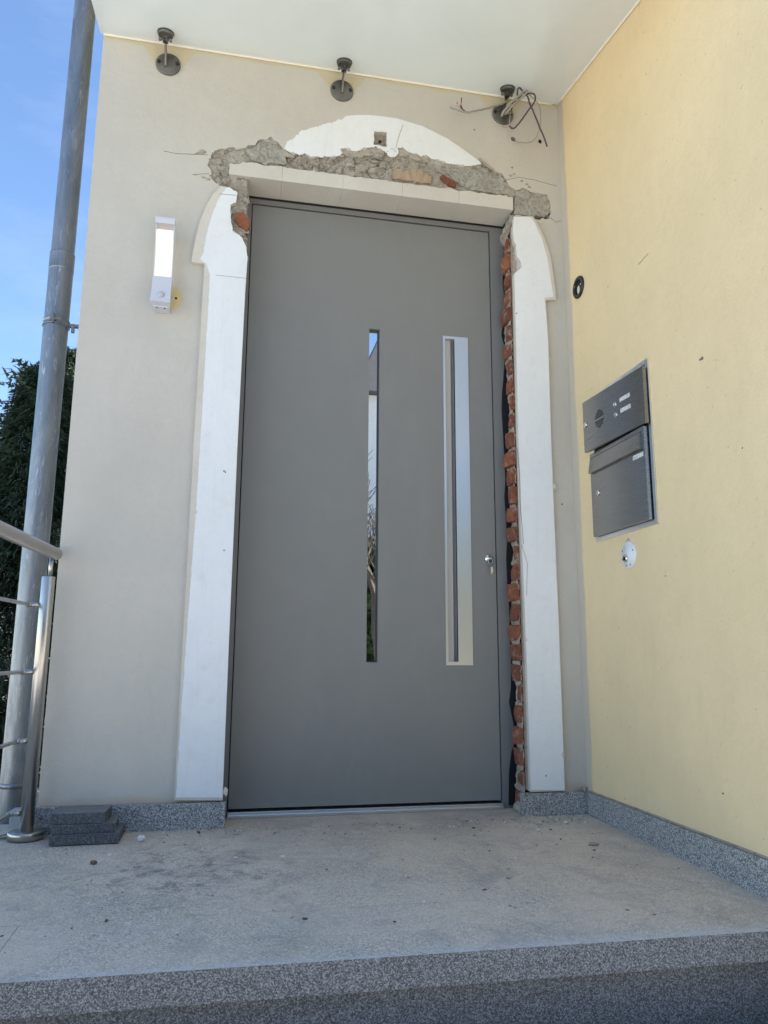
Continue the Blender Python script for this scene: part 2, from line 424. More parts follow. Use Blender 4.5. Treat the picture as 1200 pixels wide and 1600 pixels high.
def B(): return bmesh.new()
def box(bm, a, b, bev=0.0, M4=None):
    a, b = Vector(a), Vector(b); c = (a+b)/2; s = b-a
    t = bmesh.new(); bmesh.ops.create_cube(t, size=1)
    bmesh.ops.scale(t, verts=t.verts, vec=s); bmesh.ops.translate(t, verts=t.verts, vec=c)
    if bev: bmesh.ops.bevel(t, geom=t.edges[:], offset=bev, segments=2, profile=.6, affect='EDGES')
    if M4: bmesh.ops.transform(t, matrix=M4, verts=t.verts)
    merge(bm, t); return bm
def merge(bm, t):
    me = bpy.data.meshes.new('tmp'); t.to_mesh(me); t.free(); bm.from_mesh(me); bpy.data.meshes.remove(me)
def lathe(bm, prof, c, axis=(0, 0, 1), n=32, cap=True):
    """prof: list of (radius, height) along axis from c."""
    ax = Vector(axis).normalized(); q = ax.to_track_quat('Z', 'Y'); c = Vector(c)
    rings = []
    for r, h in prof:
        rings.append([bm.verts.new(c+q @ Vector((r*math.cos(2*math.pi*i/n), r*math.sin(2*math.pi*i/n), h))) for i in range(n)])
    for A, Bq in zip(rings, rings[1:]):
        for i in range(n):
            bm.faces.new((A[i], A[(i+1) % n], Bq[(i+1) % n], Bq[i]))
    if cap:
        bm.faces.new(list(reversed(rings[0]))); bm.faces.new(rings[-1])
    return bm
def cyl(bm, a, b, r, n=24, r2=None):
    a, b = Vector(a), Vector(b); L = (b-a).length
    return lathe(bm, [(r, 0), (r2 or r, L)], a, b-a, n)
def smoothpath(pts, k=6):
    P = [Vector(q) for q in pts]
    if len(P) < 3: return P
    out = []
    Q = [P[0]*2-P[1]]+P+[P[-1]*2-P[-2]]
    for i in range(1, len(Q)-2):
        for j in range(k):
            t = j/k; a, b, c, d = Q[i-1:i+3]
            out.append(.5*((2*b)+(c-a)*t+(2*a-5*b+4*c-d)*t*t+(3*b-a-3*c+d)*t**3))
    out.append(P[-1]); return out
def tube(bm, pts, r, n=8, taper=None):
    P = [Vector(q) for q in pts]; rings = []; prev = None
    for i, q in enumerate(P):
        d = (P[min(i+1, len(P)-1)]-P[max(i-1, 0)]).normalized()
        u = d.cross(prev if prev is not None and abs(d.dot(prev)) < .98 else Vector((.3, .9, .31))).normalized() if prev is None else (prev-d*prev.dot(d)).normalized()
        prev = u; w = d.cross(u)
        rr = r*(1 if not taper else 1+(taper-1)*i/max(1, len(P)-1))
        rings.append([bm.verts.new(q+u*rr*math.cos(2*math.pi*k/n)+w*rr*math.sin(2*math.pi*k/n)) for k in range(n)])
    for A, Bq in zip(rings, rings[1:]):
        for i in range(n): bm.faces.new((A[i], A[(i+1) % n], Bq[(i+1) % n], Bq[i]))
    bm.faces.new(list(reversed(rings[0]))); bm.faces.new(rings[-1]); return bm
def area2(p): return sum(p[i][0]*p[(i+1) % len(p)][1]-p[(i+1) % len(p)][0]*p[i][1] for i in range(len(p)))
def inside(pt, poly):
    x, y = pt; c = False; j = len(poly)-1
    for i in range(len(poly)):
        xi, yi = poly[i]; xj, yj = poly[j]
        if (yi > y) != (yj > y) and x < (xj-xi)*(y-yi)/(yj-yi)+xi: c = not c
        j = i
    return c
def jag(poly, amp=.003, step=.009, seed=0, closed=True, sel=None):
    out = []; n = len(poly); rnd = random.Random(seed)
    for i in range(n if closed else n-1):
        a, b = Vector(poly[i]), Vector(poly[(i+1) % n]); L = (b-a).length
        k = max(1, int(L/step)); nrm = Vector((-(b-a).y, (b-a).x)).normalized() if L > 0 else Vector((0, 0))
        rough = sel is None or i in sel
        if not rough: k = 1
        for j in range(k):
            q = a.lerp(b, j/k)
            if rough and j > 0: q = q+nrm*amp*(mnoise.noise(Vector((q.x*37+seed, q.y*37, 3)))*1.6+rnd.uniform(-.5, .5))
            out.append((q.x, q.y))
    if not closed: out.append(tuple(poly[-1]))
    return out
def sheet(bm, loops, y0, y1):
    """extruded flat sheet: polygons in (x,z), first loop outer, others holes; front at y0, back at y1 (y0<y1)."""
    co, ed = [], []
    for lp in loops:
        b = len(co); co += [Vector(q) for q in lp]; ed += [(b+i, b+(i+1) % len(lp)) for i in range(len(lp))]
    vs_, es_, fs_, _, _, _ = delaunay_2d_cdt(co, ed, [], 0, 1e-6)
    fv = [bm.verts.new((q.x, y0, q.y)) for q in vs_]
    for f in fs_:
        cx = sum(vs_[i].x for i in f)/len(f); cy = sum(vs_[i].y for i in f)/len(f)
        if sum(inside((cx, cy), lp) for lp in loops) % 2 == 1 and inside((cx, cy), loops[0]):
            ids = list(f)
            if area2([(vs_[i].x, vs_[i].y) for i in ids]) < 0: ids.reverse()
            try: bm.faces.new([fv[i] for i in ids])
            except ValueError: pass
    for lp in loops:
        F0 = [bm.verts.new((q[0], y0, q[1])) for q in lp]; F1 = [bm.verts.new((q[0], y1, q[1])) for q in lp]
        flip = (area2(lp) < 0) != (lp is not loops[0])
        for i in range(len(lp)):
            j = (i+1) % len(lp)
            f = (F0[i], F1[i], F1[j], F0[j])
            bm.faces.new(f if not flip else tuple(reversed(f)))
    bmesh.ops.remove_doubles(bm, verts=bm.verts, dist=1e-6)
    bmesh.ops.recalc_face_normals(bm, faces=bm.faces)
    return bm
def px(poly, yw=0.0): return [(lambda v: (v.x, v.z))(F(a, b, yw)) for a, b in poly]
def lump(bm, c, s, amp=.2, seed=0, sub=2, sq=0.0):
    """irregular stone: a subdivided cube/sphere blend displaced by noise."""
    t = bmesh.new(); bmesh.ops.create_cube(t, size=2)
    bmesh.ops.subdivide_edges(t, edges=t.edges[:], cuts=sub, use_grid_fill=True)
    for v in t.verts:
        d = v.co.normalized(); q = d.lerp(v.co, sq)
        q = q*(1+amp*mnoise.noise(d*1.7+Vector((seed*3.1, seed, 0)))+amp*.5*mnoise.noise(d*4.3+Vector((seed, 0, seed*2.2))))
        v.co = Vector((q.x*s[0], q.y*s[1], q.z*s[2]))+Vector(c)
    merge(bm, t); return bm

# ================================================================== SETTING
XL, XR = -0.592, 1.355                  # left edge of the facade, face of the side wall
LINZ = 2.47                             # lintel soffit
OPL, OPR = 0.0, 1.150                   # rough opening
FY = -1.180                              # front edge of the landing

bm = B()
for a, b in (((-60, -60), (60, 60)),):
    vs4 = [bm.verts.new((x, y, -.98)) for x, y in ((-60, -60), (60, -60), (60, 60), (-60, 60))]; bm.faces.new(vs4)
struct(obj('ground', bm, M['ground']))

# landing slab (top falls 1.4 % towards the steps) with its nosing
def slab_bm(x0, x1, y0, y1, t, z=None, bev=.004):
    bmx = B(); box(bmx, (x0, y0, -t), (x1, y1, 0), bev)
    for v in bmx.verts:
        v.co.z += fz(v.co.y); v.co.y -= .0158*(v.co.x-.45)
    return bmx
struct(obj('landing', slab_bm(-1.15, 1.8, FY+.30, .14, .07, bev=0), M['landing']))
bm = B(); box(bm, (-1.15, FY+.086, -.98), (1.8, .135, -.090)); box(bm, (-1.15, .14, -.98), (-.6, 1.2, -.06))
struct(obj('landing_base', bm, M['cement']))
# front row: two granite nosing stones, dusty on top
mn, ntn, pn = mat('nosing_stone')
def nosing(x0, x1):
    o = obj('landing_stone', slab_bm(x0, x1, FY, FY+.2995, .062, bev=.0018), M['granite'])
    o.data.materials.append(M['landing'])
    for pl in o.data.polygons:
        if pl.normal.z > .9: pl.material_index = 1
    return struct(o)
nosing(-1.15, -.4261); nosing(-.4258, 1.8)
bm = B(); box(bm, (-1.15, FY+.040, -.30), (1.8, FY+.085, -.0875))
for v in bm.verts: v.co.y -= .0158*(v.co.x-.45)
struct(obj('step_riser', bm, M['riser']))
bm = B(); box(bm, (-1.15, FY+.052, -.0872), (1.8, FY+.085, -.0795))  # recessed strip coloured dark for the shadow under the nosing
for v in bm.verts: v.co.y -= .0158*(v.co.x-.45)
struct(obj('step_shadow_gap', bm, simple('painted_gap_shadow', (.035, .033, .028), .95)))
for i in range(4):
    z = -.245-.165*i; y1 = FY+.02-.28*i
    bm = B(); box(bm, (-1.15, y1-.30, z-.06), (1.8, y1, z), .003); struct(obj('step_tread', bm, M['granite']))
    bm = B(); box(bm, (-1.15, y1-.28, z-.165), (1.8, y1-.25, z-.061)); struct(obj('step_riser', bm, M['granite']))

# ================================================================== ENTRANCE WALL
wall = thing('entrance_wall', 'cream plastered entrance wall with broken plaster and bare brick around the grey door', 'wall', (.4, 0, 0))
TOP = 4.8  # unseen height above the canopy, set to shade the entrance yet admit sky light
bm = B()
box(bm, (XL+.004, .03, -.5), (OPL, .45, TOP-.02)); box(bm, (OPR, .03, -.5), (XR+.002, .45, TOP-.02)); box(bm, (OPL+.0005, .032, LINZ+.105), (OPR-.0005, .45, TOP-.025))
box(bm, (XL+.004, .4505, -.5), (6, 6, TOP-.02))
obj('masonry_core', bm, M['mortar'], wall)
bm = B(); box(bm, (XL, .0285, -.5), (XL+.0036, 6, TOP-.021)); obj('plaster_return', bm, M['beige'], wall)

# broken-out zone (outline read off the photograph, metres on the facade plane)
UP = [(327, 262), (326, 248), (331, 238), (340, 234), (350, 233), (362, 230), (372, 233), (385, 230), (400, 226), (410, 218), (422, 213.5), (432, 221), (442, 233), (455, 239),
      (470, 242), (475, 240), (487, 246), (507, 244), (520, 246), (535, 240), (531, 234), (540, 232), (555, 237), (575, 231), (588, 229), (601, 237), (617, 246), (620, 243),
      (621.5, 231), (629, 231), (647, 241), (668, 244), (687, 252), (705, 256), (729, 260), (745, 257.5), (752, 252), (772, 268), (785, 272), (791, 281), (801, 294), (807, 297),
      (820, 295), (836, 301), (855, 305), (859, 313), (861, 331), (859, 341), (841, 343), (831, 338), (815, 337), (803, 338)]
DN = [(809, 380), (806, 385), (815, 412), (806, 425), (804, 410)]
LOW_L = [(388, 402), (384, 384), (376, 370), (363, 360), (360, 340), (360, 320), (369, 317), (371, 301), (355, 293), (341, 287), (332, 281), (326, 275), (330, 267)]
damage = px(UP)+[(OPR+.02, F(803, 346).z), (OPR+.02, LINZ), (OPL-.005, LINZ)]+px(LOW_L)

opening = [(OPL-.005, -.02), (OPR-.008, -.02), (OPR-.008, LINZ+.02), (OPL-.005, LINZ+.02)]
# one outer loop for the plaster: wall outline notched by the doorway and the damage
outer = [(XL, -.06), (OPL-.006, -.06), (OPL-.006, F(388, 404).z)]
body_l = px(LOW_L); body_u = px(UP)
path = jag(body_l, .006, .006, 5, False)+jag(body_u, .006, .006, 3, False)[0:]
outer += path
outer += [(OPR-.012, F(803, 343).z), (OPR-.012, -.06), (XR+.001, -.06), (XR+.001, TOP), (XL, TOP)]
sq = px([(584.5, 206), (604, 207), (605, 230), (583.5, 227)])
pocket = jag(sq, .003, .008, 9)
holeA = [(F(802, 217).x+.012*math.cos(a*.785), F(802, 217).z+.012*math.sin(a*.785)) for a in range(8)]
holeB = [(F(844, 221).x+.009*math.cos(a*.785), F(844, 221).z+.011*math.sin(a*.785)) for a in range(8)]
holeC = [(F(275, 466).x+.0045*math.cos(a*.785), F(275, 466).z+.0055*math.sin(a*.785)) for a in range(8)]
obj('plaster_face', sheet(B(), [outer, pocket, holeA, holeB, holeC], 0.0, .028), M['beige'], wall)

# rough broken mortar behind the hole (real relief)
zmin, zmax = 2.05, 2.80
dmg = px(LOW_L)+px(UP)+[(1.19, LINZ), (0.0, LINZ), (0.0, F(388, 402).z)]
def edge_dist(x, z, poly):
    best = 9
    for i in range(len(poly)):
        ax, az = poly[i]; bx, bz = poly[(i+1) % len(poly)]
        dx, dz = bx-ax, bz-az; L2 = dx*dx+dz*dz
        t = 0 if L2 == 0 else max(0, min(1, ((x-ax)*dx+(z-az)*dz)/L2))
        d2 = (x-ax-dx*t)**2+(z-az-dz*t)**2
        if d2 < best: best = d2
    return math.sqrt(best)
def rough_grid(x0, x1, z0, z1, step, base, amp, seed, holes=None):
    bmx = B(); nx = int((x1-x0)/step); nz_ = int((z1-z0)/step); V = {}
    for i in range(nx+1):
        for j in range(nz_+1):
            x, z = x0+i*step, z0+j*step
            ins = inside((x, z), dmg); d = edge_dist(x, z, dmg)
            if not ins and d > .014: continue
            if z < LINZ+.012 and x > .001: continue
            q = Vector((x*1.0, seed, z*1.3))
            w = Vector((mnoise.noise(q*13), 0, mnoise.noise(q*13+Vector((7, 0, 2)))))
            n = mnoise.fractal(q*7+w*.5, .9, 2.1, 3)*.55+(abs(mnoise.noise(q*19+w))-.25)*.5
            vor = mnoise.voronoi(q*10+w*1.6)[0]
            cr = vor[1]-vor[0]
            facet = mnoise.cell(q*12+w*1.5)
            y = base-amp*n+.004*(facet-.5)+(.011*max(0, 1-cr*16) if mnoise.noise(q*5) > .02 else 0)
            y -= .0045*mnoise.noise(q*75)+.003*mnoise.noise(q*150)
            ledge = max(0, 1-abs(d-.012)/.012) if ins else 0
            y -= ledge*.006*max(0, mnoise.noise(q*21))
            y = max(-.014, min(.027, y)) if ins else max(.006, min(.027, y))
            V[i, j] = bmx.verts.new((x, y, z))
    for i in range(nx):
        for j in range(nz_):
            k = [(i, j), (i+1, j), (i+1, j+1), (i, j+1)]
            if all(q in V for q in k): bmx.faces.new([V[q] for q in k])
    return bmx
bm = rough_grid(-.25, 1.36, 2.10, 2.79, .0042, .011, .012, 3.0)
o = obj('broken_mortar', bm, M['mortar'], wall, label='rough broken grey mortar where the old cornice was knocked off')
for seg, sd_ in (([(621, 240), (629, 240), (647, 247), (668, 250), (687, 257), (705, 261), (729, 265), (752, 262)], 3), ([(527, 236), (540, 240), (557, 243), (575, 240), (590, 238), (600, 243)], 5)):
    up_ = px([(a, b-9) for a, b in seg]); lo_ = [(x, z-.004-.008*abs(mnoise.noise(Vector((x*30, sd_, 0))))) for x, z in px(seg)]
    lp = up_+list(reversed(jag(lo_, .006, .005, sd_, False)))
    obj('plaster_layer', sheet(B(), [lp], .0025, .022), M['tanlayer'], wall)
# smooth cement repair patches over it
for poly, sd_ in (([(386, 233), (400, 227), (411, 219), (422, 215), (431, 222), (441, 234), (446, 242), (447, 256), (430, 254), (410, 256), (396, 250), (388, 243)], 1),
                  ([(702, 259), (729, 262), (752, 262), (768, 270), (783, 275), (790, 283), (800, 297), (806, 300), (790, 303), (765, 300), (740, 296), (722, 290), (700, 272)], 2),
                  ([(806, 300), (820, 297), (836, 303), (853, 307), (857, 315), (858, 330), (852, 338), (835, 337), (815, 335), (804, 333)], 3),
                  ([(668, 250), (690, 256), (700, 262), (710, 272), (690, 270), (672, 262)], 4)):
    obj('cement_patch', sheet(B(), [jag(px(poly), .006, .006, sd_)], .001+.0007*sd_, .02), M['cement'], wall)

# concrete lintel, five blocks
seams = [362, 440.5, 535.5, 628.5, 717, 801]
def at_z(pxx):
    lo = F(pxx, 230).x; return F(pxx, 275+(pxx-362)*.125).x
for i in range(5):
    x0, x1 = at_z(seams[i])+.0004, at_z(seams[i+1])-.0004
    if i == 0: x0 = -.075
    if i == 4: x1 = 1.128
    bm = B()
    nseg = 16; h = LINZ+.062
    tops = []
    for k in range(nseg+1):
        x = x0+(x1-x0)*k/nseg
        tops.append((x, h+.009*mnoise.noise(Vector((x*22, 1, 0)))+.004*mnoise.noise(Vector((x*70, 5, 0)))-(.012 if i == 0 and k < 4 else 0)))
    lp = [(x0, LINZ), (x1, LINZ)]+list(reversed(tops))
    sheet(bm, [lp], -.004+.0004*(i % 2), .134+.0004*(i % 2))
    obj('lintel_block', bm, M['lintel'], wall)

# bricks and lumps showing in the broken zone
def face_brick(poly, yf, mt_, seed, bulge=.006):
    c = px(poly); c = jag(c, .0015, .008, seed)
    bmx = sheet(B(), [c], yf, yf+.05)
    for v in bmx.verts:
        if v.co.y < yf+.01: v.co.y += .005*mnoise.noise(Vector((v.co.x*60, seed, v.co.z*60)))
    return obj('brick', bmx, mt_, wall)
face_brick([(615, 262), (622, 264), (630, 269), (634, 267), (645, 265), (656, 265), (664, 271), (673, 276), (673.5, 287), (655, 285.5), (632, 281.5), (614, 279)], -.003, M['tanbrick'], 2)
face_brick([(688, 276), (692, 274), (702, 279), (712, 286), (712, 293), (703, 290.5), (692, 285)], -.004, M['brick'], 5)
face_brick([(366, 342), (371, 333), (380, 333), (388, 341), (391, 347), (389, 356), (386, 362), (380, 357), (372, 353)], -.006, M['brick'], 8)
bm = B()
for k, (a, b, s) in enumerate([(340, 252, .020), (345, 262, .014), (352, 283, .016), (366, 293, .014), (565, 262, .022), (582, 266, .018), (598, 258, .014), (590, 241, .022), (548, 242, .014),
                               (640, 249, .012), (660, 251, .012), (384, 312, .013), (380, 325, .012), (372, 362, .010), (383, 372, .008), (365, 352, .008)]):
    q = F(a, b); lump(bm, (q.x, .009, q.z), (s, .010, s*.6), .6, k+2, 4, .5)
obj('mortar_lump', bm, M['mortar'], wall)
def shard(bm_, c, s, rnd_):
    t_ = bmesh.new()
    for _ in range(11): t_.verts.new(Vector(c)+Vector((rnd_.uniform(-1, 1)*s[0], rnd_.uniform(-1, 1)*s[1], rnd_.uniform(-1, 1)*s[2])))
    h_ = bmesh.ops.convex_hull(t_, input=t_.verts)
    bmesh.ops.delete(t_, geom=list({g for g in h_['geom_interior']+h_['geom_unused'] if isinstance(g, bmesh.types.BMVert)}), context='VERTS'); merge(bm_, t_)
rs_ = random.Random(77); sh_ = {'mortar': B(), 'tanlayer': B(), 'cement': B()}; cnt = 0
while cnt < 130:
    x, z = rs_.uniform(-.13, 1.30), rs_.uniform(2.20, 2.78)
    if not inside((x, z), dmg) or (z < LINZ+.06 and 0 < x < 1.13): continue
    d_e = edge_dist(x, z, dmg)
    if rs_.random() > (1.0 if d_e < .02 else .35): continue
    s0 = abs(rs_.gauss(0, .007))+.003
    shard(sh_[rs_.choice(('mortar', 'mortar', 'tanlayer', 'cement'))], (x, .008+rs_.uniform(-.004, .004), z), (s0*1.5, min(.010, s0), s0*.8), rs_); cnt += 1
for nm in sh_: obj('mortar_chip', sh_[nm], M[nm], wall)
q = F(377, 366); bm = B(); lump(bm, (q.x, .004, q.z), (.014, .012, .011), .2, 4); obj('mortar_lump', bm, M['pale_mortar'], wall)

# pocket behind the square hole
bm = B(); nn = 9
cx = F(594, 218)
g = {}
for i in range(nn):
    for j in range(nn):
        x = cx.x-.03+.06*i/(nn-1); z = cx.z-.037+.074*j/(nn-1)
        g[i, j] = bm.verts.new((x, .024+.012*mnoise.noise(Vector((x*60, 2, z*60))), z))
for i in range(nn-1):
    for j in range(nn-1): bm.faces.new((g[i, j], g[i+1, j], g[i+1, j+1], g[i, j+1]))
obj('anchor_pocket', bm, M['mortar'], wall)
q = F(595, 217); bm = B(); lathe(bm, [(.006, 0), (.006, .004)], (q.x, .02, q.z), (0, -1, 0), 12); obj('anchor_hole', bm, M['dark'], wall)
for q in (F(802, 217), F(844, 221), F(275, 466)):
    rh = .0044 if q.x < 0 else (.0118 if q.x < 1.2 else .0088)
    bm = B(); lathe(bm, [(rh, .0015), (rh, .0296), (.0004, .0297)], q, (0, 1, 0), 14, False); obj('drill_hole', bm, M['dark'], wall)  # dark lining paints the shade inside each hole

# ---- white door surround: tan under-coat board + white coat, left and right, and the arch field above
PY = -.02
arcL = [(345, 291), (333, 303), (320, 326), (311, 350), (304, 380), (299, 408)]
left_out = arcL+[(299.5, 409.5), (319.5, 411.5), (316, 470), (303, 690), (288, 960), (272, 1250.5)]
left_in = [(348, 1250.5), (358, 1000), (371, 700), (383, 460), (387, 402)]
left_dm = [(384, 384), (376, 370), (363, 360), (360, 340), (360, 320), (369, 317), (371, 301), (355, 293)]
poly = px(left_out, PY)+px(left_in, PY)+jag(px(left_dm, PY), .0035, .008, 12, False)
surrL = obj('door_surround', sheet(B(), [poly], PY, -.0005), M['tan'], wall, label='left white door surround with a cut-off moulding step')
wout = [(352, 296), (345, 305), (335, 326), (327, 350), (321, 372), (318, 395), (313, 405), (322, 412), (328, 430), (326, 470), (316, 640), (306, 800), (294, 960), (284, 1100), (275, 1246)]
left_in_w = [(347.5, 1246), (357.7, 1000), (370.7, 700), (382.7, 460), (386.6, 403)]
poly = jag(px(wout, PY), .0013, .004, 21, False)+px(left_in_w, PY)+jag(px(left_dm, PY), .0035, .008, 12, False)
obj('white_coat', sheet(B(), [poly], PY-.0018, PY-.0002), M['white'], surrL)
right_out = [(831, 338), (839, 348), (850, 370), (860, 400), (866, 440), (869, 466), (868.5, 468), (852.5, 468.5), (857, 530), (862, 700), (866, 800), (873, 960), (883, 1236)]
right_in = [(829, 1237), (822, 1019), (815, 847), (810, 700), (806, 543), (804, 465), (803, 428)]
right_dm = [(806, 425), (815, 418), (813, 408), (808, 402), (806, 390), (806, 382), (803, 378), (801, 360), (803, 339)]
poly = px(right_out, PY)+px(right_in, PY)+jag(px(right_dm, PY), .002, .007, 31, False)
surrR = obj('door_surround', sheet(B(), [poly], PY, -.0005), M['tan'], wall, label='right white door surround beside the bare brick reveal')
wro = [(829.5, 340), (836, 350), (846, 372), (855, 402), (861, 440), (865, 464), (851, 466), (856, 530), (861, 700), (865, 800), (872, 960), (882, 1234)]
wri = [(829.5, 1234), (822.5, 1019), (815.5, 847), (810.5, 700), (806.5, 543), (804.5, 465), (803.7, 428)]
poly = jag(px(wro, PY), .0007, .004, 33, False)+px(wri, PY)+jag(px(right_dm, PY), .002, .007, 31, False)
obj('white_coat', sheet(B(), [poly], PY-.0018, PY-.0002), M['white'], surrR)
# arch field
arc_top = [(448, 224), (462, 212), (470, 206), (487, 200), (505, 195), (522, 191), (538, 186), (541, 182), (560, 180.5), (580, 181), (600, 183), (620, 186), (660, 198), (700, 218), (730, 239), (749, 253), (752, 257)]
arc_bot = [(745, 258), (729, 260), (705, 256), (687, 252), (668, 244), (647, 241), (629, 231), (621.5, 231), (620, 243), (617, 246), (601, 237), (588, 229), (575, 231), (555, 237), (540, 232), (531, 234), (535, 240), (520, 246), (507, 244), (487, 246), (475, 240), (470, 242), (455, 239), (444, 233)]
rough_top = jag(px(arc_top[:8]), .005, .004, 41, False)+px(arc_top[8:])
poly = rough_top+jag(px(arc_bot), .006, .006, 3, False)
arch = obj('arch_field', sheet(B(), [poly, pocket], -.004, -.0005), M['white'], wall, label='white arched field above the door with a ragged lower edge')
bm = B(); lump(bm, (F(612, 239).x, -.002, F(612, 239).z), (.022, .004, .022), .2, 3, 3); obj('filler_patch', bm, M['white'], arch)
# sheared ledge of the arch running down to the right
bm = B(); tube(bm, [F(748, 248, -.004), F(760, 258, -.004), F(772, 267, -.003)], .0055, 6); obj('broken_ledge', bm, M['mortar'], wall)

for k, (a, b, r_) in enumerate([(322, 430, .008), (306, 800, .006), (352, 1236, .012), (806, 560, .005), (822, 1000, .006), (858, 560, .006), (866, 760, .008), (880, 1180, .008), (870, 900, .005)]):
    q = F(a, b, PY-.002); bm = B(); rk = random.Random(k+5)
    lp = [(q.x+r_*rk.uniform(.5, 1.1)*math.cos(t*.63), q.z+1.5*r_*rk.uniform(.5, 1.1)*math.sin(t*.63)) for t in range(10)]
    obj('paint_chip', sheet(bm, [jag(lp, .0015, .003, k)], PY-.0024, PY-.0012), M['tan'], surrL if a < 600 else surrR)
# ---- bare brick reveal on the right: bricks course by course
for k in range(25):
    z0 = .012+k*.0785
    if z0 > LINZ-.30+.08: pass
    if z0+.06 > 2.40: break
for k in range(31):
    z0 = .010+k*.0785
    if z0 > 2.36: break
    rnd = random.Random(100+k)
    h = .064+rnd.uniform(-.004, .005); dep = .070+.016*math.sin(k*.8+1)+rnd.uniform(-.018, .016)
    rnd_r = rnd.uniform(.2, .5)
    xf = 1.1055+.005*math.sin(k*1.7)+rnd.uniform(-.006, .009)
    t = bmesh.new(); sk = rnd.uniform(-.3, .3); sh = rnd.uniform(-.35, .35)
    for cx_ in (-1, 1):
        for cy_ in (-1, 1):
            for cz_ in (-1, 1):
                base_ = Vector((cx_*rnd.uniform(.8, 1.1), cy_*rnd.uniform(.8, 1.1), cz_*rnd.uniform(.85, 1.06)))
                for ax_ in range(3):
                    q = base_.copy(); q[ax_] -= (cx_, cy_, cz_)[ax_]*rnd.uniform(.05, .55 if rnd.random() < .4 else .22); t.verts.new(q)
    for _ in range(5): t.verts.new((-1.05-rnd.uniform(0, .22), rnd.uniform(-.8, .8), rnd.uniform(-.8, .8)))
    hull = bmesh.ops.convex_hull(t, input=t.verts)
    bmesh.ops.delete(t, geom=list({g for g in hull['geom_interior']+hull['geom_unused'] if isinstance(g, bmesh.types.BMVert)}), context='VERTS')
    bmesh.ops.triangulate(t, faces=t.faces[:])
    bmesh.ops.subdivide_edges(t, edges=[e for e in t.edges if e.calc_length() > .7], cuts=2, use_grid_fill=True)
    for v in t.verts:
        q = v.co*(1+.05*mnoise.noise(v.co*3.3+Vector((k*1.9, 0, k)))+.05*mnoise.noise(v.co*8+Vector((k*1.9, 0, k))))
        q.z += sk*q.y*.5; q.x += sh*q.y
        v.co = Vector((xf+.03+q.x*.03, .026+dep/2+q.y*dep/2, z0+h/2+q.z*h/2*1.02))
    bm = B(); merge(bm, t)
    obj('brick', bm, M['brick'], wall)
# rough mortar bed they sit in (joints, smears and the ragged back edge)
bm = B(); V = {}; st_ = .0045
for i in range(22):
    for j in range(int(2.40/st_)):
        y = .024+i*st_; z = .004+j*st_
        ye = .104+.014*math.sin(z*10.2+1)+.020*mnoise.noise(Vector((z*9, 3, 0)))+.010*mnoise.noise(Vector((z*34, 7, 0)))
        if y > ye: continue
        ph = ((z-.010) % .0785)/.0785; joint = 1 if (ph > .80 or ph < .02) else 0
        x = 1.1175-.006*joint*(.4+mnoise.noise(Vector((y*30, z*12, 1))))-.006*mnoise.noise(Vector((y*40, z*40, 2)))-.0035*mnoise.noise(Vector((y*120, z*120, 5)))+.25*max(0, y-ye+.012)
        V[i, j] = bm.verts.new((x, y, z))
for (i, j) in list(V):
    k_ = [(i, j), (i+1, j), (i+1, j+1), (i, j+1)]
    if all(q in V for q in k_): bm.faces.new([V[q] for q in k_])
obj('mortar_bed', bm, M['pale_mortar'], wall)
bm = B(); box(bm, (1.1225, .001, .085), (1.17, .030, 2.40))
for v in bm.verts: pass
bmesh.ops.subdivide_edges(bm, edges=bm.edges[:], cuts=0)
obj('plaster_edge', bm, M['pale_mortar'], wall)
bm = B()
for k, (dx, dy, s) in enumerate([(1.125, .06, .032), (1.118, .09, .022), (1.135, .02, .026), (1.112, .02, .016), (1.10, .06, .013), (1.12, -.005, .014), (1.13, .05, .045)]):
    lump(bm, (dx, dy, .012), (s, s, s*.8), .3, k+40, 3)
obj('rubble', bm, M['pale_mortar'], wall)
# mortar fillet at the top corner of the reveal
bm = B()
for k in range(7): lump(bm, (1.128+.004*(k % 2), .02+.018*k, 2.435-.004*k), (.014, .014, .03), .4, k+70, 3)
obj('mortar_lump', bm, M['mortar'], wall)
# mortar fillet in the left jamb
bm = B()
for k in range(9): lump(bm, (-.006-.002*(k % 3), .05+.01*(k % 4), 2.42-.035*k), (.014, .03, .028), .35, k+90, 3)
obj('mortar_lump', bm, M['mortar'], wall)

# ---- granite plinth at the foot of the wall
PZ = .083
bm = B(); box(bm, (XL-.002, -.026, fz(0)-.01), (F(352, 1270, -.026).x, -.0007, PZ), .0015); obj('plinth_stone', bm, M['plinth'], wall)
bm = B(); box(bm, (F(816.5, 1260, -.026).x, -.026, -.01), (XR-.013, -.0007, PZ-.004), .0015); obj('plinth_stone', bm, M['plinth'], wall)

# ---- hairline cracks and small wounds
def crack(pts, w=.0011, seed=0, yw=-.0004, host=wall, fn=None):
    P = [(fn or (lambda a, b: F(a, b, yw)))(a, b) for a, b in pts]; out = []
    for a, b in zip(P, P[1:]):
        for j in range(6):
            q = a.lerp(b, j/6); out.append(q+Vector((0, 0, .0016*mnoise.noise(q*90+Vector((seed, 0, 0))))))
    out.append(P[-1]); bmx = B(); tube(bmx, out, w, 4); obj('crack', bmx, M['crack'], host)
crack([(256, 236), (275, 240), (300, 241), (325, 242)], .0009, 1)
crack([(300, 273), (315, 272), (327, 271)], .0009, 2)
crack([(792, 281), (810, 277), (835, 281), (870, 291)], .0009, 3)
crack([(860, 340), (868, 347), (876, 345)], .0011, 4)
crack([(618, 232), (624, 210), (630, 195)], .0007, 5, -.0045)
crack([(605, 237), (612, 232), (619, 237)], .0010, 6, -.0045)
crack([(343, 303), (355, 304), (369, 305)], .0009, 7, PY-.002)
crack([(808, 700), (812, 740), (813, 790), (818, 850)], .0009, 8, PY-.002)
crack([(815, 850), (824, 880), (823, 930)], .0007, 9, PY-.002)
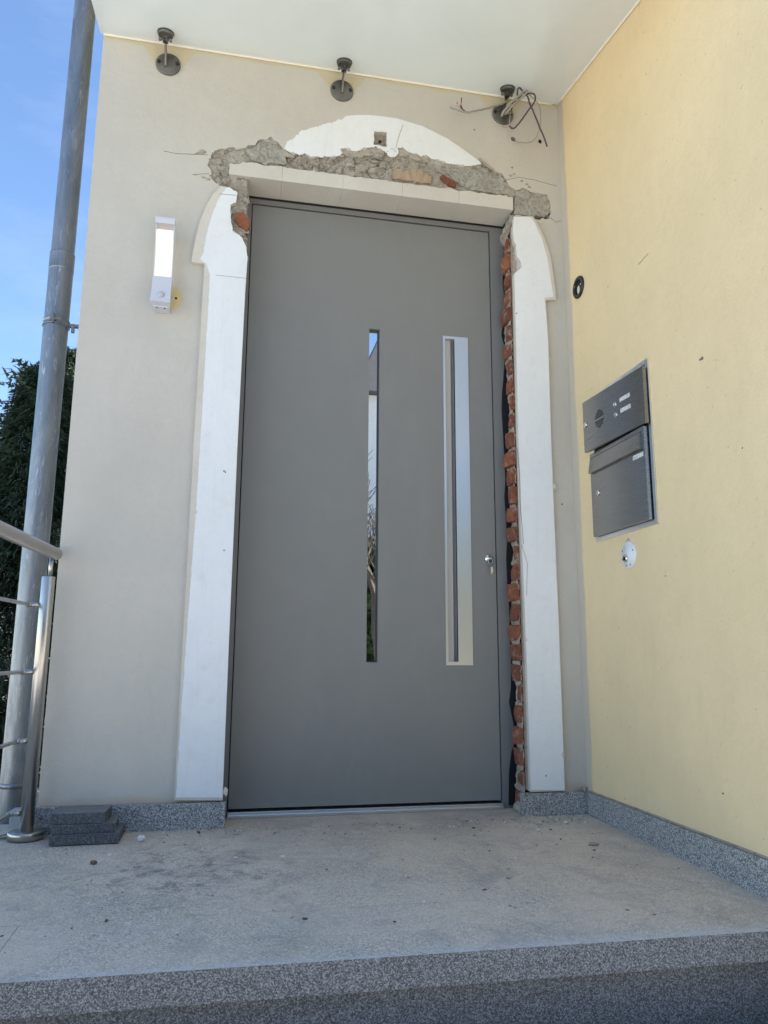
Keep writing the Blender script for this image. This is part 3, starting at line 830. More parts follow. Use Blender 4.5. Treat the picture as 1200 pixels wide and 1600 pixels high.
crack([(338, 430), (350, 431), (385, 435)], .0006, 10, PY-.002)
for k, (a, b, r_) in enumerate([(798, 275, .010), (803, 272, .008), (790, 280, .008), (815, 283, .009), (823, 288, .009), (827, 292, .008), (316, 237, .018), (309, 240, .012), (305, 273, .007), (318, 277, .010), (325, 280, .012)]):
    q = F(a, b); bm = B(); lump(bm, (q.x, .002, q.z), (r_, .005, r_*.6), .45, k+3, 2); obj('plaster_wound', bm, M['mortar'], wall)
for k, (a, b, yw) in enumerate([(350, 736, PY), (352, 738, PY), (807, 490, PY), (878, 788, PY), (741, 203, 0), (800, 262, 0), (350, 860, PY), (853, 1212, PY)]):
    q = F(a, b, yw); bm = B(); lump(bm, (q.x, yw-.001, q.z), (.0035, .002, .004), .4, k, 1); obj('plaster_wound', bm, M['crack'], wall)

# ================================================================== SIDE WALL
side = thing('side_wall', 'yellow plastered side wall at right carrying the mailbox', 'wall', (XR, -.6, 0))
bm = B(); box(bm, (XR, -1.34, -1.0), (6.0, -.0005, 3.16)); obj('yellow_plaster', bm, M['yellow'], side)  # unseen top set low so sun reaches the canopy while the landing stays shaded
bm = B(); box(bm, (XR-.013, -1.33, -.20), (XR-.0006, -.0275, .078), .0015); obj('plinth_stone', bm, M['plinth'], side)
bm = B(); tube(bm, [(XR-.001, y, .081) for y in (-1.33, -.9, -.5, -.03)], .0035, 6); obj('mortar_bead', bm, M['pale_mortar'], side)
for k, (a, b, r_) in enumerate([(1097, 560, .008), (1094, 562, .005), (1130, 1240, .004), (1000, 410, .002), (950, 448, .003), (1040, 900, .003), (1160, 700, .003)]):
    q = WX(a, b); bm = B(); lump(bm, (q.x, q.y, q.z), (.0015, r_, r_*.7), .4, k+11, 1); obj('plaster_wound', bm, M['crack'], side)
crack([(997, 414), (1005, 405), (1013, 396)], .0008, 3, 0, side, lambda a, b: WX(a, b, XR-.0004))
# small crumbs of paint in the corner over the plinth
bm = B()
for k in range(10):
    rnd = random.Random(k); lump(bm, (XR-.006-rnd.random()*.05, -.006-rnd.random()*.014, .081+rnd.random()*.012), (.006, .005, .005), .4, k, 1)
obj('plaster_crumb', bm, M['pale_mortar'], wall)

# ================================================================== FRONT DOOR
DY = .135
LX0, LX1, LZ0, LZ1 = .0255, 1.0625, .030, 2.435
door = thing('front_door', 'large grey front door with narrow glass slit and long steel grip plate', 'door', (.55, DY, 0))
sl = [F(574.5, 513, DY), F(591.5, 514, DY), F(588, 1035, DY), F(568.8, 1035, DY)]
sx0, sx1, sz0, sz1 = .527, .5715, sl[2].z, sl[0].z
hx0, hx1, hz0, hz1 = .8465, .9575, F(718, 1039.5, DY).z, F(711, 526.7, DY).z
rect = lambda x0, x1, z0, z1: [(x0, z0), (x1, z0), (x1, z1), (x0, z1)]
leaf = obj('door_leaf', sheet(B(), [rect(LX0, LX1, LZ0, LZ1), rect(sx0, sx1, sz0, sz1), rect(hx0+.004, hx1-.004, hz0+.004, hz1-.004)], DY, DY+.07), M['door'], door)
bm = B()
box(bm, (LX0-.06, DY-.003, .0), (LX0-.0045, DY+.07, LZ1+.006)); box(bm, (LX1+.0045, DY-.003, .0), (1.148, DY+.07, LZ1+.006)); box(bm, (LX0-.06, DY-.003, LZ1+.0062), (1.148, DY+.07, LZ1+.030), .0)
obj('door_frame', bm, M['frame'], door)
bm = B(); box(bm, (LX0-.05, DY+.03, .0), (1.14, DY+.071, LZ1+.02)); 
obj('rubber_seal', bm, M['rubber'], door)
bm = B(); box(bm, (LX0-.002, DY-.018, .0005), (LX1+.002, DY+.03, .021), .001); box(bm, (LX0-.002, DY-.026, .0005), (LX1+.002, DY-.0185, .011), .0008)
obj('threshold', bm, M['alu'], door)
# slit window
win = obj('slit_window', sheet(B(), [rect(sx0-.02, sx1+.02, sz0-.02, sz1+.02), rect(sx0+.002, sx1-.006, sz0+.004, sz1-.005)], DY+.016, DY+.022), simple('dark_grey_gasket', (.05, .052, .055), .5), door)
bm = B(); box(bm, (sx0-.01, DY+.0225, sz0-.01), (sx1+.01, DY+.0275, sz1+.01)); obj('pane', bm, M['glass'], win)
# grip plate with its undercut channel
gx0, gx1 = hx0+.0095, hx0+.051
grip = obj('grip_plate', sheet(B(), [rect(hx0, hx1, hz0, hz1), rect(gx0, gx1, hz0+.014, hz1-.012)], DY-.0035, DY-.0015), M['handle'], door)
bm = B()
prof = [(gx0-.0012, DY-.001), (gx0+.003, DY+.009), (gx1-.014, DY+.013), (gx1-.002, DY+.028), (gx1+.022, DY+.034), (gx1+.028, DY-.001)]
va = [bm.verts.new((x, y, hz0+.013)) for x, y in prof]; vb = [bm.verts.new((x, y, hz1-.011)) for x, y in prof]
for i in range(len(prof)-1): bm.faces.new((va[i], va[i+1], vb[i+1], vb[i]))
bm.faces.new(va); bm.faces.new(list(reversed(vb)))
obj('grip_channel', bm, simple('channel_steel', (.50, .49, .49), .4, .35), grip)
# lock cylinder
lc = F(764, 873, DY)
bm = B(); lathe(bm, [(.0165, 0), (.0165, .004), (.0145, .007), (.009, .007), (.009, .011)], (lc.x-.002, DY, lc.z), (0, -1, 0), 28); cylo = obj('lock_cylinder', bm, M['chrome'], door, True)
bm = B(); box(bm, (lc.x-.0035, DY-.013, lc.z-.006), (lc.x-.0015, DY-.0112, lc.z+.006)); obj('keyway', bm, M['dark'], cylo)
# black membrane between frame and masonry, with a wavy edge
edgepx = [(786, 363), (787, 400), (786, 443), (790, 474), (786.5, 502), (784, 524), (790, 546), (787, 590), (785, 612), (784, 637), (787, 687), (790, 749), (788.5, 777), (791, 812), (793, 840), (791.5, 872), (793, 918), (796, 950), (798, 1012), (799.5, 1047), (799, 1075), (796, 1097), (802, 1128), (807, 1153), (799.5, 1175), (796, 1206), (795, 1258)]
lp = [(1.185, 2.475), (1.185, .005)]+[(lambda q: (q.x, max(.005, q.z)))(F(a, b, DY-.012)) for a, b in reversed(edgepx)]
lp = lp[:2]+[(x+.001*mnoise.noise(Vector((z*40, 0, 0))), z) for x, z in lp[2:]]
obj('black_membrane', sheet(B(), [lp], DY-.012, DY-.008), M['black'], door)
bm = B()
tl = [(LX0-.05, LZ1+.0315)]+[(LX0-.05+.0592*i*.33, LZ1+.0285+.0022*mnoise.noise(Vector((i*.9, 2, 0)))) for i in range(60)]+[(1.16, LZ1+.031)]
box(bm, (LX0-.06, DY-.008, LZ1+.028), (1.18, DY+.06, LINZ+.003)); obj('black_membrane', bm, M['black'], door)

# key hanging in the lock
key = thing('key', 'small bunch of keys hanging from the lock of the grey door', 'key', (lc.x, DY-.012, lc.z))
bm = B()
kx, ky, kz = lc.x-.002, DY-.018, lc.z
pts = [(kx+.010*math.cos(t), ky-.006, kz-.012+.012*math.sin(t)) for t in [i*.4 for i in range(17)]]
tube(bm, pts, .0012, 6); obj('key_ring', bm, M['chrome'], key, True)
bm = B(); lathe(bm, [(.0105, -.0012), (.0105, .0012)], (kx, ky-.004, kz), (1, 0, 0), 20); box(bm, (kx-.001, ky, kz-.003), (kx+.001, ky+.012, kz+.003)); obj('key_head', bm, M['chrome'], key)
bm = B(); lathe(bm, [(.009, -.001), (.009, .001)], (kx+.002, ky-.007, kz-.030), (.3, 1, 0), 18); box(bm, (kx, ky-.008, kz-.066), (kx+.005, ky-.006, kz-.036)); obj('hanging_key', bm, M['chrome'], key)
bm = B(); lathe(bm, [(.008, -.001), (.008, .001)], (kx+.007, ky-.004, kz-.028), (-.2, 1, 0), 18); box(bm, (kx+.006, ky-.005, kz-.058), (kx+.0105, ky-.003, kz-.034)); obj('hanging_key', bm, M['chrome'], key)

# ================================================================== CANOPY
def cz(y): return 3.023+.182*y
can = thing('glass_canopy', 'pale translucent white glass canopy over the door', 'canopy', (.4, 0, 3.0))
CY0, CY1 = -1.18, -.004
bm = B()
c8 = []
for x in (XL-.012, XR-.006):
    for y in (CY0, CY1):
        for dz in (0, .017): c8.append(bm.verts.new((x, y, cz(y)+dz)))
for f in ((0, 2, 3, 1), (4, 5, 7, 6), (0, 1, 5, 4), (2, 6, 7, 3), (0, 4, 6, 2), (1, 3, 7, 5)): bm.faces.new([c8[i] for i in f])
bmesh.ops.recalc_face_normals(bm, faces=bm.faces)
obj('glass_pane', bm, M['opal'], can)
bm = B(); tube(bm, [(x, -.0042, cz(-.004)-.003+.0008*mnoise.noise(Vector((x*20, 0, 0)))) for x in [XL+.0+i*.06 for i in range(33)]], .0042, 8); obj('sealant_strip', bm, M['canopy_seal'], can, True)
bm = B(); tube(bm, [(XR-.0045, y, cz(y)-.003+.0008*mnoise.noise(Vector((y*20, 4, 0)))) for y in [-.004-i*.06 for i in range(20)]], .0050, 8); obj('sealant_strip', bm, M['canopy_seal'], can, True)

def bracket(cx, wz, dx, dy, label):
    """glass clamp disc on a hinged rod that comes off a round wall plate."""
    t = thing('canopy_bracket', label, 'bracket', (cx, 0, wz), 'steel brackets under the glass canopy')
    nrm = Vector((0, -.182, 1)).normalized()                      # canopy normal
    top = Vector((dx, dy, cz(dy)-.001))
    bm_ = B(); lathe(bm_, [(.031, 0), (.031, .006), (.029, .008), (.029, .0125), (.008, .013)], top, -nrm, 36); obj('clamp_disc', bm_, M['dark_cast'], t)
    bm_ = B(); lathe(bm_, [(.0325, .0002), (.0325, .003)], top, -nrm, 36); obj('rubber_gasket', bm_, M['rubber'], t)
    low = Vector((dx, dy+.008, wz+.052))
    bm_ = B(); cyl(bm_, top-nrm*.012, low+Vector((0, 0, .018)), .0085, 20); obj('rod', bm_, M['dark_cast'], t, True)
    bm_ = B(); box(bm_, low+Vector((-.0105, -.010, -.006)), low+Vector((-.0045, .010, .024)), .002); box(bm_, low+Vector((.0045, -.010, -.006)), low+Vector((.0105, .010, .024)), .002); obj('fork', bm_, M['dark_cast'], t)
    bm_ = B(); lathe(bm_, [(.0035, -.024), (.0035, .024)], low+Vector((0, 0, .006)), (1, 0, 0), 12); lathe(bm_, [(.0075, -.026), (.0075, -.016)], low+Vector((0, 0, .006)), (1, 0, 0), 6); lathe(bm_, [(.0075, .016), (.0075, .024)], low+Vector((0, 0, .006)), (1, 0, 0), 6); obj('pivot_bolt', bm_, M['dark_cast'], t)
    # flat lug from the wall plate up to the fork
    bm_ = B()
    prof_ = [(-.0085, wz-.018), (-.0085, wz+.03), (dy-.004, wz+.068), (dy+.016, wz+.068), (dy+.018, wz+.046), (-.02, wz-.018)]
    A = [bm_.verts.new((dx-.0035, y, z)) for y, z in prof_]; Bv = [bm_.verts.new((dx+.0035, y, z)) for y, z in prof_]
    bm_.faces.new(A); bm_.faces.new(list(reversed(Bv)))
    for i in range(len(prof_)): bm_.faces.new((A[i], Bv[i], Bv[(i+1) % 6], A[(i+1) % 6]))
    bmesh.ops.recalc_face_normals(bm_, faces=bm_.faces); obj('lug', bm_, M['dark_cast'], t)
    bm_ = B(); lathe(bm_, [(.049, .0002), (.049, .007), (.0475, .009)], (cx, -.0005, wz), (0, -1, 0), 40); pl = obj('wall_plate', bm_, M['dark_cast'], t)
    for sg in (-1, 1):
        bm_ = B(); lathe(bm_, [(.0068, 0), (.0068, .005), (.005, .0065)], (cx+sg*.036, -.009, wz+.004), (0, -1, 0), 10); obj('screw', bm_, M['rubber'], pl)
    return t
bracket(F(263, 102).x, F(263, 102).z, -.345, -.075, 'steel canopy bracket nearest the drainpipe, round plate above the wall lamp')
bracket(F(534, 143).x, F(534, 143).z, .374, -.070, 'steel canopy bracket in the middle, above the white arch')
bracket(F(785, 180).x, F(785, 180).z, 1.094, -.066, 'steel canopy bracket beside the side wall, tangled in loose cables')

# ================================================================== LOOSE CABLES at the right bracket
def cable(pts, r, mt_, label, y0=-.05, y1=-.05, ends=None):
    n = len(pts); P = []
    for i, q in enumerate(pts):
        yy = q[2] if len(q) > 2 else y0+(y1-y0)*i/(n-1)
        P.append(F(q[0], q[1], yy))
    sp = smoothpath(P, 7); k0 = random.random()*50
    sp = [q+Vector((mnoise.noise(q*55+Vector((k0, 0, 0))), mnoise.noise(q*55+Vector((0, k0, 0))), mnoise.noise(q*55+Vector((0, 0, k0)))))*.0028 for q in sp]
    bm_ = B(); tube(bm_, sp, r, 8)
    o_ = obj('cable', bm_, mt_, None, True, origin=P[0])
    tag(o_, label, 'cable', 'loose cables by the canopy bracket'); return o_
c1 = cable([(703, 167.5, -.05), (716, 172.5, -.055), (731, 175.5, -.06), (748, 172, -.07), (766, 168, -.07), (782, 163, -.06), (793, 158, -.045)], .0042, M['greycable'], 'grey cable stretching out to the left of the bracket with bared wire ends', -.05)
base = WORLD[c1.name]
for pts, mt_ in (([(735, 175.5), (725, 173), (721, 165), (721, 152.5)], M['rubber']), ([(722, 172), (717, 167), (713, 164)], M['copper']), ([(727, 174), (720, 168), (719, 163)], M['rubber'])):
    bm = B(); tube(bm, smoothpath([F(a, b, -.058) for a, b in pts], 5), .0019, 6); obj('bared_wire', bm, mt_, c1, True)
bm = B()
for a, b in ((714.5, 160.5), (720, 163)): lump(bm, F(a, b, -.06), (.0045, .004, .0055), .2, 3, 2)
obj('wire_connector', bm, M['copper'], c1, True)
cable([(800, 176, -.012), (786, 178, -.05), (784, 180, -.06), (787, 174, -.08), (797, 162, -.09), (810, 151, -.1), (822, 141.5, -.1), (823, 146, -.1), (812, 155, -.095), (800, 166, -.085), (791, 176, -.07), (788, 179, -.03)], .0050, M['greycable'], 'thick grey cable looped in front of the round wall plate')
cable([(808, 149, -.07), (809.5, 140, -.085), (812.5, 137.5, -.09), (816, 142, -.095), (822, 148, -.1), (830, 167, -.09), (840, 190, -.075), (855, 228.5, -.06)], .0035, M['purple'], 'purple cable hanging straight down to a cut end beside the drill hole')
cable([(799, 176, -.02), (801, 165, -.06), (805, 156, -.085), (813, 151, -.095), (822, 148, -.1), (828, 146, -.1), (834.5, 147, -.095), (836.5, 155, -.09), (827, 171, -.08), (808, 196, -.06), (800, 200.5, -.04), (796, 197, -.02)], .0034, M['purple'], 'purple cable looping back down below the round wall plate')
cable([(824, 146, -.095), (833, 153, -.08), (840, 161, -.06), (844, 170, -.05), (845, 190, -.045), (842, 206, -.045), (834, 219, -.04), (822, 223.5, -.03), (807, 221.5, -.015), (802, 217, .02)], .0020, M['greycable'], 'thin grey wire curving into the drill hole in the wall')
cable([(799, 168, -.03), (797, 180, -.045), (796.5, 192, -.05), (793, 198, -.045), (785, 197.5, -.03)], .0022, M['greycable'], 'short pale wire dangling over the lower rim of the wall plate')

# ================================================================== WALL LAMP
lam = thing('wall_lamp', 'white curved wall lamp with lit diffuser and motion sensor', 'lamp', (F(254, 415).x, 0, 1.90))
LYF = -.085
wt = F(255, 344, LYF); wb = F(253, 473, LYF)
lw = (F(270, 346, LYF).x-F(240, 344, LYF).x)/2
zt, zb = F(255, 345, LYF).z, F(252.5, 473, LYF).z
lcx = (F(255, 345, LYF).x+F(252.5, 473, LYF).x)/2+.001
def yfr(z):                              # concave front
    t = (z-zb)/(zt-zb); return -.092+.034*math.sin(math.pi*min(1, t*1.0))**.9
def shell(x0, x1, z0, z1, off, th, n=14, bm_=None):
    bm_ = bm_ or B(); A = []
    for i in range(n+1):
        z = z0+(z1-z0)*i/n; yf = yfr(z)+off
        A.append([bm_.verts.new(c) for c in ((x0, yf, z), (x1, yf, z), (x1, yf+th, z), (x0, yf+th, z))])
    for P_, Q_ in zip(A, A[1:]):
        for k in range(4): bm_.faces.new((P_[k], P_[(k+1) % 4], Q_[(k+1) % 4], Q_[k]))
    bm_.faces.new(list(reversed(A[0]))); bm_.faces.new(A[-1]); bmesh.ops.recalc_face_normals(bm_, faces=bm_.faces); return bm_
zd0, zd1 = F(255, 427, LYF).z, F(256, 357, LYF).z
bm = shell(lcx-lw, lcx+lw, zb, zd0-.0005, 0, .036)
shell(lcx-lw, lcx-lw+.004, zd0, zt-.012, .006, .030, bm_=bm); shell(lcx+lw-.004, lcx+lw, zd0, zt-.012, .006, .030, bm_=bm)
obj('lamp_body', bm, M['lamp_white'], lam)
bm = shell(lcx-lw-.0005, lcx+lw+.0005, zt-.0115, zt+.010, -.002, .040, 4); obj('top_cap', bm, M['lamp_white'], lam)
obj('diffuser', shell(lcx-lw+.0045, lcx+lw-.0045, zd0, zd1, .004, .028), M['glow'], lam)
obj('shade_band', shell(lcx-lw+.0045, lcx+lw-.0045, zd1+.0005, zt-.012, .008, .024, 4), simple('lamp_band', (.5, .42, .38), .5), lam)
sq_ = F(254, 460, LYF)
bm = B(); lathe(bm, [(.013, 0), (.0125, .004), (.009, .009), (.003, .0115)], (lcx+.001, yfr(sq_.z)-.0002, sq_.z), (0, -1, -.15), 20); obj('motion_sensor', bm, simple('sensor_lens', (.45, .47, .50), .25), lam, True)
bm = B(); box(bm, (lcx-lw+.006, -.058, zb-.004), (lcx+lw-.004, -.0008, zb+.10), .003); obj('mounting_base', bm, M['lamp_white'], lam)
for sg in (-1, 1):
    bm = B(); lathe(bm, [(.003, 0), (.003, .002)], (lcx+sg*.014, -.05, zb-.0042), (0, 0, -1), 10); obj('screw', bm, M['rubber'], lam)
# patch of the old coat left by the previous lamp
q = F(270, 463)
lp = [(q.x+.037*math.cos(t*.35)*(1+.08*mnoise.noise(Vector((t, 0, 0)))), q.z-.008+.046*math.sin(t*.35)*(1+.1*mnoise.noise(Vector((t, 5, 0))))) for t in range(18)]
hc = [(F(275, 466).x+.0045*math.cos(a*.785), F(275, 466).z+.0055*math.sin(a*.785)) for a in range(8)]
obj('old_paint_patch', sheet(B(), [jag(lp, .002, .008, 3), hc], -.0009, -.0001), M['ochre'], wall)

# ================================================================== ON THE SIDE WALL
# black round flush box (lamp point)
q = WX(905, 449)
rb = thing('flush_mounting_box', 'open black round flush box with wires missing on the yellow wall', 'wall box', q)
rb['label'] = 'open black round junction box in the yellow wall above the mailbox'
bm = B(); lathe(bm, [(.046, .0003), (.046, .006), (.043, .009), (.033, .009), (.031, .006), (.031, .002)], q, (-1, 0, 0), 40, False); obj('rim', bm, M['black_plastic'], rb, True)
bm = B(); lathe(bm, [(.032, .0015), (.0005, .0015)], q, (-1, 0, 0), 32, False); obj('inner_box', bm, M['dark'], rb)
bm = B(); lump(bm, q+Vector((-.004, -.002, -.012)), (.004, .010, .018), .3, 4, 2); obj('exposed_plaster', bm, M['tan'], rb)
for dy, dz in ((.026, .012), (-.027, .0)):
    bm = B(); lathe(bm, [(.004, 0), (.004, .004)], q+Vector((-.004, dy, dz)), (-1, 0, 0), 10); obj('screw', bm, M['chrome'], rb)

# mailbox with intercom
f0, f1 = WX(934, 847), WX(1013.8, 559)          # bottom-left, top-right of the frame
yb0, yb1, zb0, zb1 = WX(934, 847).y, WX(1030.7, 817.7).y+.003, WX(934, 847).z, f1.z
mb = thing('mailbox', 'flush steel mailbox with intercom flap standing ajar on the yellow wall', 'mailbox', (XR, (yb0+yb1)/2, zb0))
PX = XR-.022                                     # face of the doors
bm = B()
fw = .016
for a, b in (((yb1, zb0), (yb1+fw, zb1)), ((yb0-fw, zb0), (yb0, zb1)), ((yb1+fw+.0003, zb0), (yb0-fw-.0003, zb0+fw)), ((yb1+fw+.0003, zb1-fw), (yb0-fw-.0003, zb1))):
    box(bm, (XR-.006, a[0], a[1]), (XR-.0004, b[0], b[1]), .001)
obj('frame', bm, M['boxframe'], mb)
bm = B(); box(bm, (XR-.0035, yb1+fw, zb0+fw), (XR-.0006, yb0-fw, zb1-fw)); obj('hollow', bm, M['dark'], mb)
# lower door
d_tl, d_tr, d_bl = WX(929, 704, PX), WX(1013, 663, PX), WX(937, 838, PX)
dy0, dy1, dz0, dz1 = yb0-fw+.006, yb1+fw+.007, zb0+fw+.001, (d_tl.z+d_tr.z)/2
bm = B(); box(bm, (PX, dy1, dz0), (XR-.004, dy0, dz1), .0025); dr = obj('mailbox_door', bm, M['box'], mb)
fl0, fl1 = dz1-.076, dz1-.019
bm = B()
prof = [(PX-.0025, fl1), (PX-.0005, fl1+.0), (PX-.0005, fl0), (PX-.011, fl0-.002), (PX-.012, fl0+.002)]
ya, yb_ = dy1+.018, dy0-.006
A = [bm.verts.new((x, ya, z)) for x, z in prof]; Bv = [bm.verts.new((x, yb_, z)) for x, z in prof]
bm.faces.new(A); bm.faces.new(list(reversed(Bv)))
for i in range(5): bm.faces.new((A[i], Bv[i], Bv[(i+1) % 5], A[(i+1) % 5]))
bmesh.ops.recalc_face_normals(bm, faces=bm.faces); obj('letter_flap', bm, M['box'], dr)
bm = B(); box(bm, (PX-.0008, ya-.002, fl1+.0006), (PX-.0001, yb_+.002, fl1+.0028)); obj('flap_gap', bm, M['dark'], dr)
q = WX(935, 770, PX); bm = B(); lathe(bm, [(.011, 0), (.011, .003), (.008, .005)], q, (-1, 0, 0), 24); lk = obj('lock', bm, M['chrome'], dr, True)
q = WX(997, 709, PX); bm = B(); box(bm, (PX-.0016, q.y-.033, q.z-.016), (PX-.0002, q.y+.033, q.z-.0005), .0005); obj('name_plate', bm, M['card'], dr)
# intercom plate, hinged at its right edge and standing a few centimetres open
pr_t, pr_b = WX(1003, 571.5, PX), WX(1012, 660.5, PX)
hy = (pr_t.y+pr_b.y)/2+.004; pz0, pz1 = dz1+.004, pr_t.z
r = ray(914, 707); t_ = (pz0-CAM.z)/r.z; pbl = CAM+r*t_
r = ray(909, 631); t_ = (pz1-CAM.z)/r.z; ptl = CAM+r*t_
ex, ey = (pbl.x+ptl.x)/2, (pbl.y+ptl.y)/2
LEN = math.hypot(PX-ex, ey-hy); ANG = math.atan2(PX-ex, ey-hy)
HM = Matrix.Translation(Vector((PX, hy, 0))) @ Matrix.Rotation(ANG, 4, 'Z')       # local: +y along the plate, -x outward
bm = B(); box(bm, (0, 0, pz0), (.012, LEN, pz1), .0015, HM); pn_ = obj('intercom_plate', bm, M['box'], mb)
def onplate(a, b):
    n_ = HM.to_3x3() @ Vector((1, 0, 0)); o0 = HM @ Vector((0, 0, 0)); r_ = ray(a, b); t = (o0-CAM).dot(n_)/r_.dot(n_); return HM.inverted() @ (CAM+r_*t)
g0 = onplate(936.5, 654)
bm = B()
for i in range(-4, 5):
    for j in range(-4, 5):
        if j == 0: continue
        u_, v_ = i*.0078+(.0039 if j % 2 else 0), j*.0078
        if math.hypot(u_, v_) < .034:
            lathe(bm, [(.0029, .0002), (.0027, .0009)], HM @ Vector((0, g0.y+u_, g0.z+v_)), HM.to_3x3() @ Vector((-1, 0, 0)), 8)
obj('speaker_grille', bm, M['dark'], pn_)
for a, b in ((961, 632), (962.5, 648)):
    g1 = onplate(a, b); bm = B(); lathe(bm, [(.0095, 0), (.0095, .002), (.007, .004), (.0065, .003), (.001, .0035)], HM @ g1, HM.to_3x3() @ Vector((-1, 0, 0)), 24); obj('bell_button', bm, M['chrome'], pn_, True)
for a, b in ((976, 621), (977.5, 638)):
    g1 = onplate(a, b); bm = B(); box(bm, (-.0014, g1.y-.031, g1.z-.0075), (-.0001, g1.y+.031, g1.z+.0075), .0004, HM); obj('name_plate', bm, M['card'], pn_)
g1 = onplate(915, 664); bm = B(); lathe(bm, [(.011, 0), (.011, .003), (.008, .005)], HM @ g1, HM.to_3x3() @ Vector((-1, 0, 0)), 24); obj('lock', bm, M['chrome'], pn_, True)

# white round cover below
q = WX(983.5, 867)
wc = thing('key_safe', 'white round lock cover below the mailbox', 'lock cover', q)
bm = B(); lathe(bm, [(.047, .0003), (.047, .004), (.043, .0065), (.030, .007), (.028, .010), (.001, .0105)], q, (-1, 0, 0), 40, False); obj('cover_disc', bm, M['white_plastic'], wc, True)
bm = B(); lathe(bm, [(.013, .0), (.013, .009), (.008, .010)], q+Vector((-.008, .004, -.012)), (-1, 0, 0), 20); lkk = obj('lock_core', bm, M['chrome'], wc, True)
bm = B(); box(bm, q+Vector((-.022, .003, -.020)), q+Vector((-.0181, .006, -.006))); obj('keyway', bm, M['dark'], lkk)
bm = B(); lathe(bm, [(.010, .0004), (.010, .004), (.007, .005)], q+Vector((0, .0, .050)), (-1, 0, 0), 16); obj('hinge_tab', bm, M['boxframe'], wc)
for dy, dz in ((-.036, .012), (.036, -.012), (.012, -.036), (-.014, -.035), (.034, .018)):
    bm = B(); lathe(bm, [(.0028, 0), (.0028, .001)], q+Vector((-.0066, dy, dz)), (-1, 0, 0), 8); obj('screw', bm, M['rubber'], wc)

# ================================================================== RAILING (left edge of the landing)
PB = Vector((-.605, -.067, 0))
rail = thing('steel_railing', 'brushed steel railing with handrail and four rods beside the landing', 'railing', (PB.x, PB.y, fz(PB.y)))
bm = B(); lathe(bm, [(.055, .0003), (.055, .020), (.053, .0235), (.022, .0235)], PB+Vector((0, 0, fz(PB.y))), (0, 0, 1), 48); obj('base_flange', bm, M['steel'], rail, True)
bm = B(); lathe(bm, [(.0212, .022), (.0212, .8325), (.0205, .834)], PB, (0, 0, 1), 48); obj('post', bm, M['steel'], rail, True)
bm = B(); cyl(bm, PB+Vector((.004, 0, .834)), PB+Vector((.004, 0, .905)), .007, 20); obj('spigot', bm, M['steel'], rail, True)
dv = (lambda r: Vector((r.x/r.y, 1, 0)))(ray(440, 1015))          # rail direction on plan
RZ = F(100, 862, PB.y).z
re_ = PB+Vector((.006, 0, RZ-.004))+dv*.045
bm = B(); rs = re_-dv*1.15
d_ = (re_-rs).normalized(); L = (re_-rs).length
lathe(bm, [(.0212, 0), (.0212, L-.004), (.0195, L), (.017, L), (.017, L-.02)], rs, d_, 40, False); obj('handrail', bm, M['rail'], rail, True)
hz_px = [(66, 945), (56, 1050), (45, 1158), (33, 1271)]
for a, b in hz_px:
    z = F(a, b, PB.y).z
    h0 = PB+Vector((-.019, 0, z)); h1 = PB+Vector((-.052, -.004, z))
    bm = B(); cyl(bm, h0, h1, .0085, 18); lathe(bm, [(.0095, 0), (.0095, .02)], h1+dv*.010, -dv.normalized(), 16); ho = obj('rod_holder', bm, M['steel'], rail, True)
    e0 = h1+Vector((0, 0, 0))+dv*.004; e1 = e0-dv*1.06
    bm = B(); cyl(bm, e1, e0, .0062, 16); obj('rod', bm, M['rail'], rail, True)
# far post of the same railing, by the steps
P2 = PB-dv*1.03
bm = B(); lathe(bm, [(.0212, fz(P2.y)+.001), (.0212, .8325)], Vector((P2.x, P2.y, 0)), (0, 0, 1), 32); obj('post', bm, M['steel'], rail, True)

# ================================================================== DOWNPIPE
PC = Vector((-.742, .30, 0)); pr = .0475
pipe = thing('downpipe', 'weathered zinc downpipe at the corner of the house', 'drainpipe', (PC.x, PC.y, -.06))
zj = F(100, 408, .3).z
bm = B(); lathe(bm, [(pr, -.06), (pr, zj-.03)], PC, (0, 0, 1), 48, False); obj('lower_pipe', bm, M['zinc'], pipe, True)
bm = B(); lathe(bm, [(pr, zj-.05), (pr+.0012, zj-.048), (pr+.002, zj-.045), (pr+.0012, zj-.042), (pr+.0012, zj+.02), (pr+.002, zj+.024), (pr+.0012, zj+.028), (pr-.002, zj+.03)], PC, (0, 0, 1), 48, False); obj('pipe_joint', bm, M['zinc'], pipe, True)
bm = B(); lathe(bm, [(pr-.002, zj), (pr-.002, 4.75)], PC, (0, 0, 1), 48, False); obj('upper_pipe', bm, M['zinc'], pipe, True)
zc_ = F(88, 507, .3).z
bm = B(); lathe(bm, [(pr+.001, zc_-.014), (pr+.005, zc_-.013), (pr+.005, zc_-.009), (pr+.003, zc_-.007), (pr+.003, zc_+.007), (pr+.005, zc_+.009), (pr+.005, zc_+.013), (pr+.001, zc_+.014)], PC, (0, 0, 1), 48, False)
cl = obj('pipe_clamp', bm, M['zinc'], pipe, True)
bm = B(); box(bm, PC+Vector((-.006, -pr-.012, zc_-.016)), PC+Vector((.004, -pr-.002, zc_+.024)), .002); cyl(bm, PC+Vector((-.012, -pr-.008, zc_)), PC+Vector((.012, -pr-.008, zc_)), .0045, 10); obj('clamp_bolt', bm, M['dark_cast'], cl)
bm = B(); box(bm, PC+Vector((pr+.002, -.004, zc_-.006)), Vector((XL+.01, PC.y+.012, zc_+.006))); box(bm, PC+Vector((pr+.012, -.006, zc_-.03)), PC+Vector((pr+.024, .006, zc_+.006))); obj('clamp_bracket', bm, M['zinc'], cl)
bm = B(); lathe(bm, [(pr+.001, .10), (pr+.004, .103), (pr+.004, .115), (pr+.001, .118)], PC, (0, 0, 1), 48, False); obj('pipe_joint', bm, M['zinc'], pipe, True)

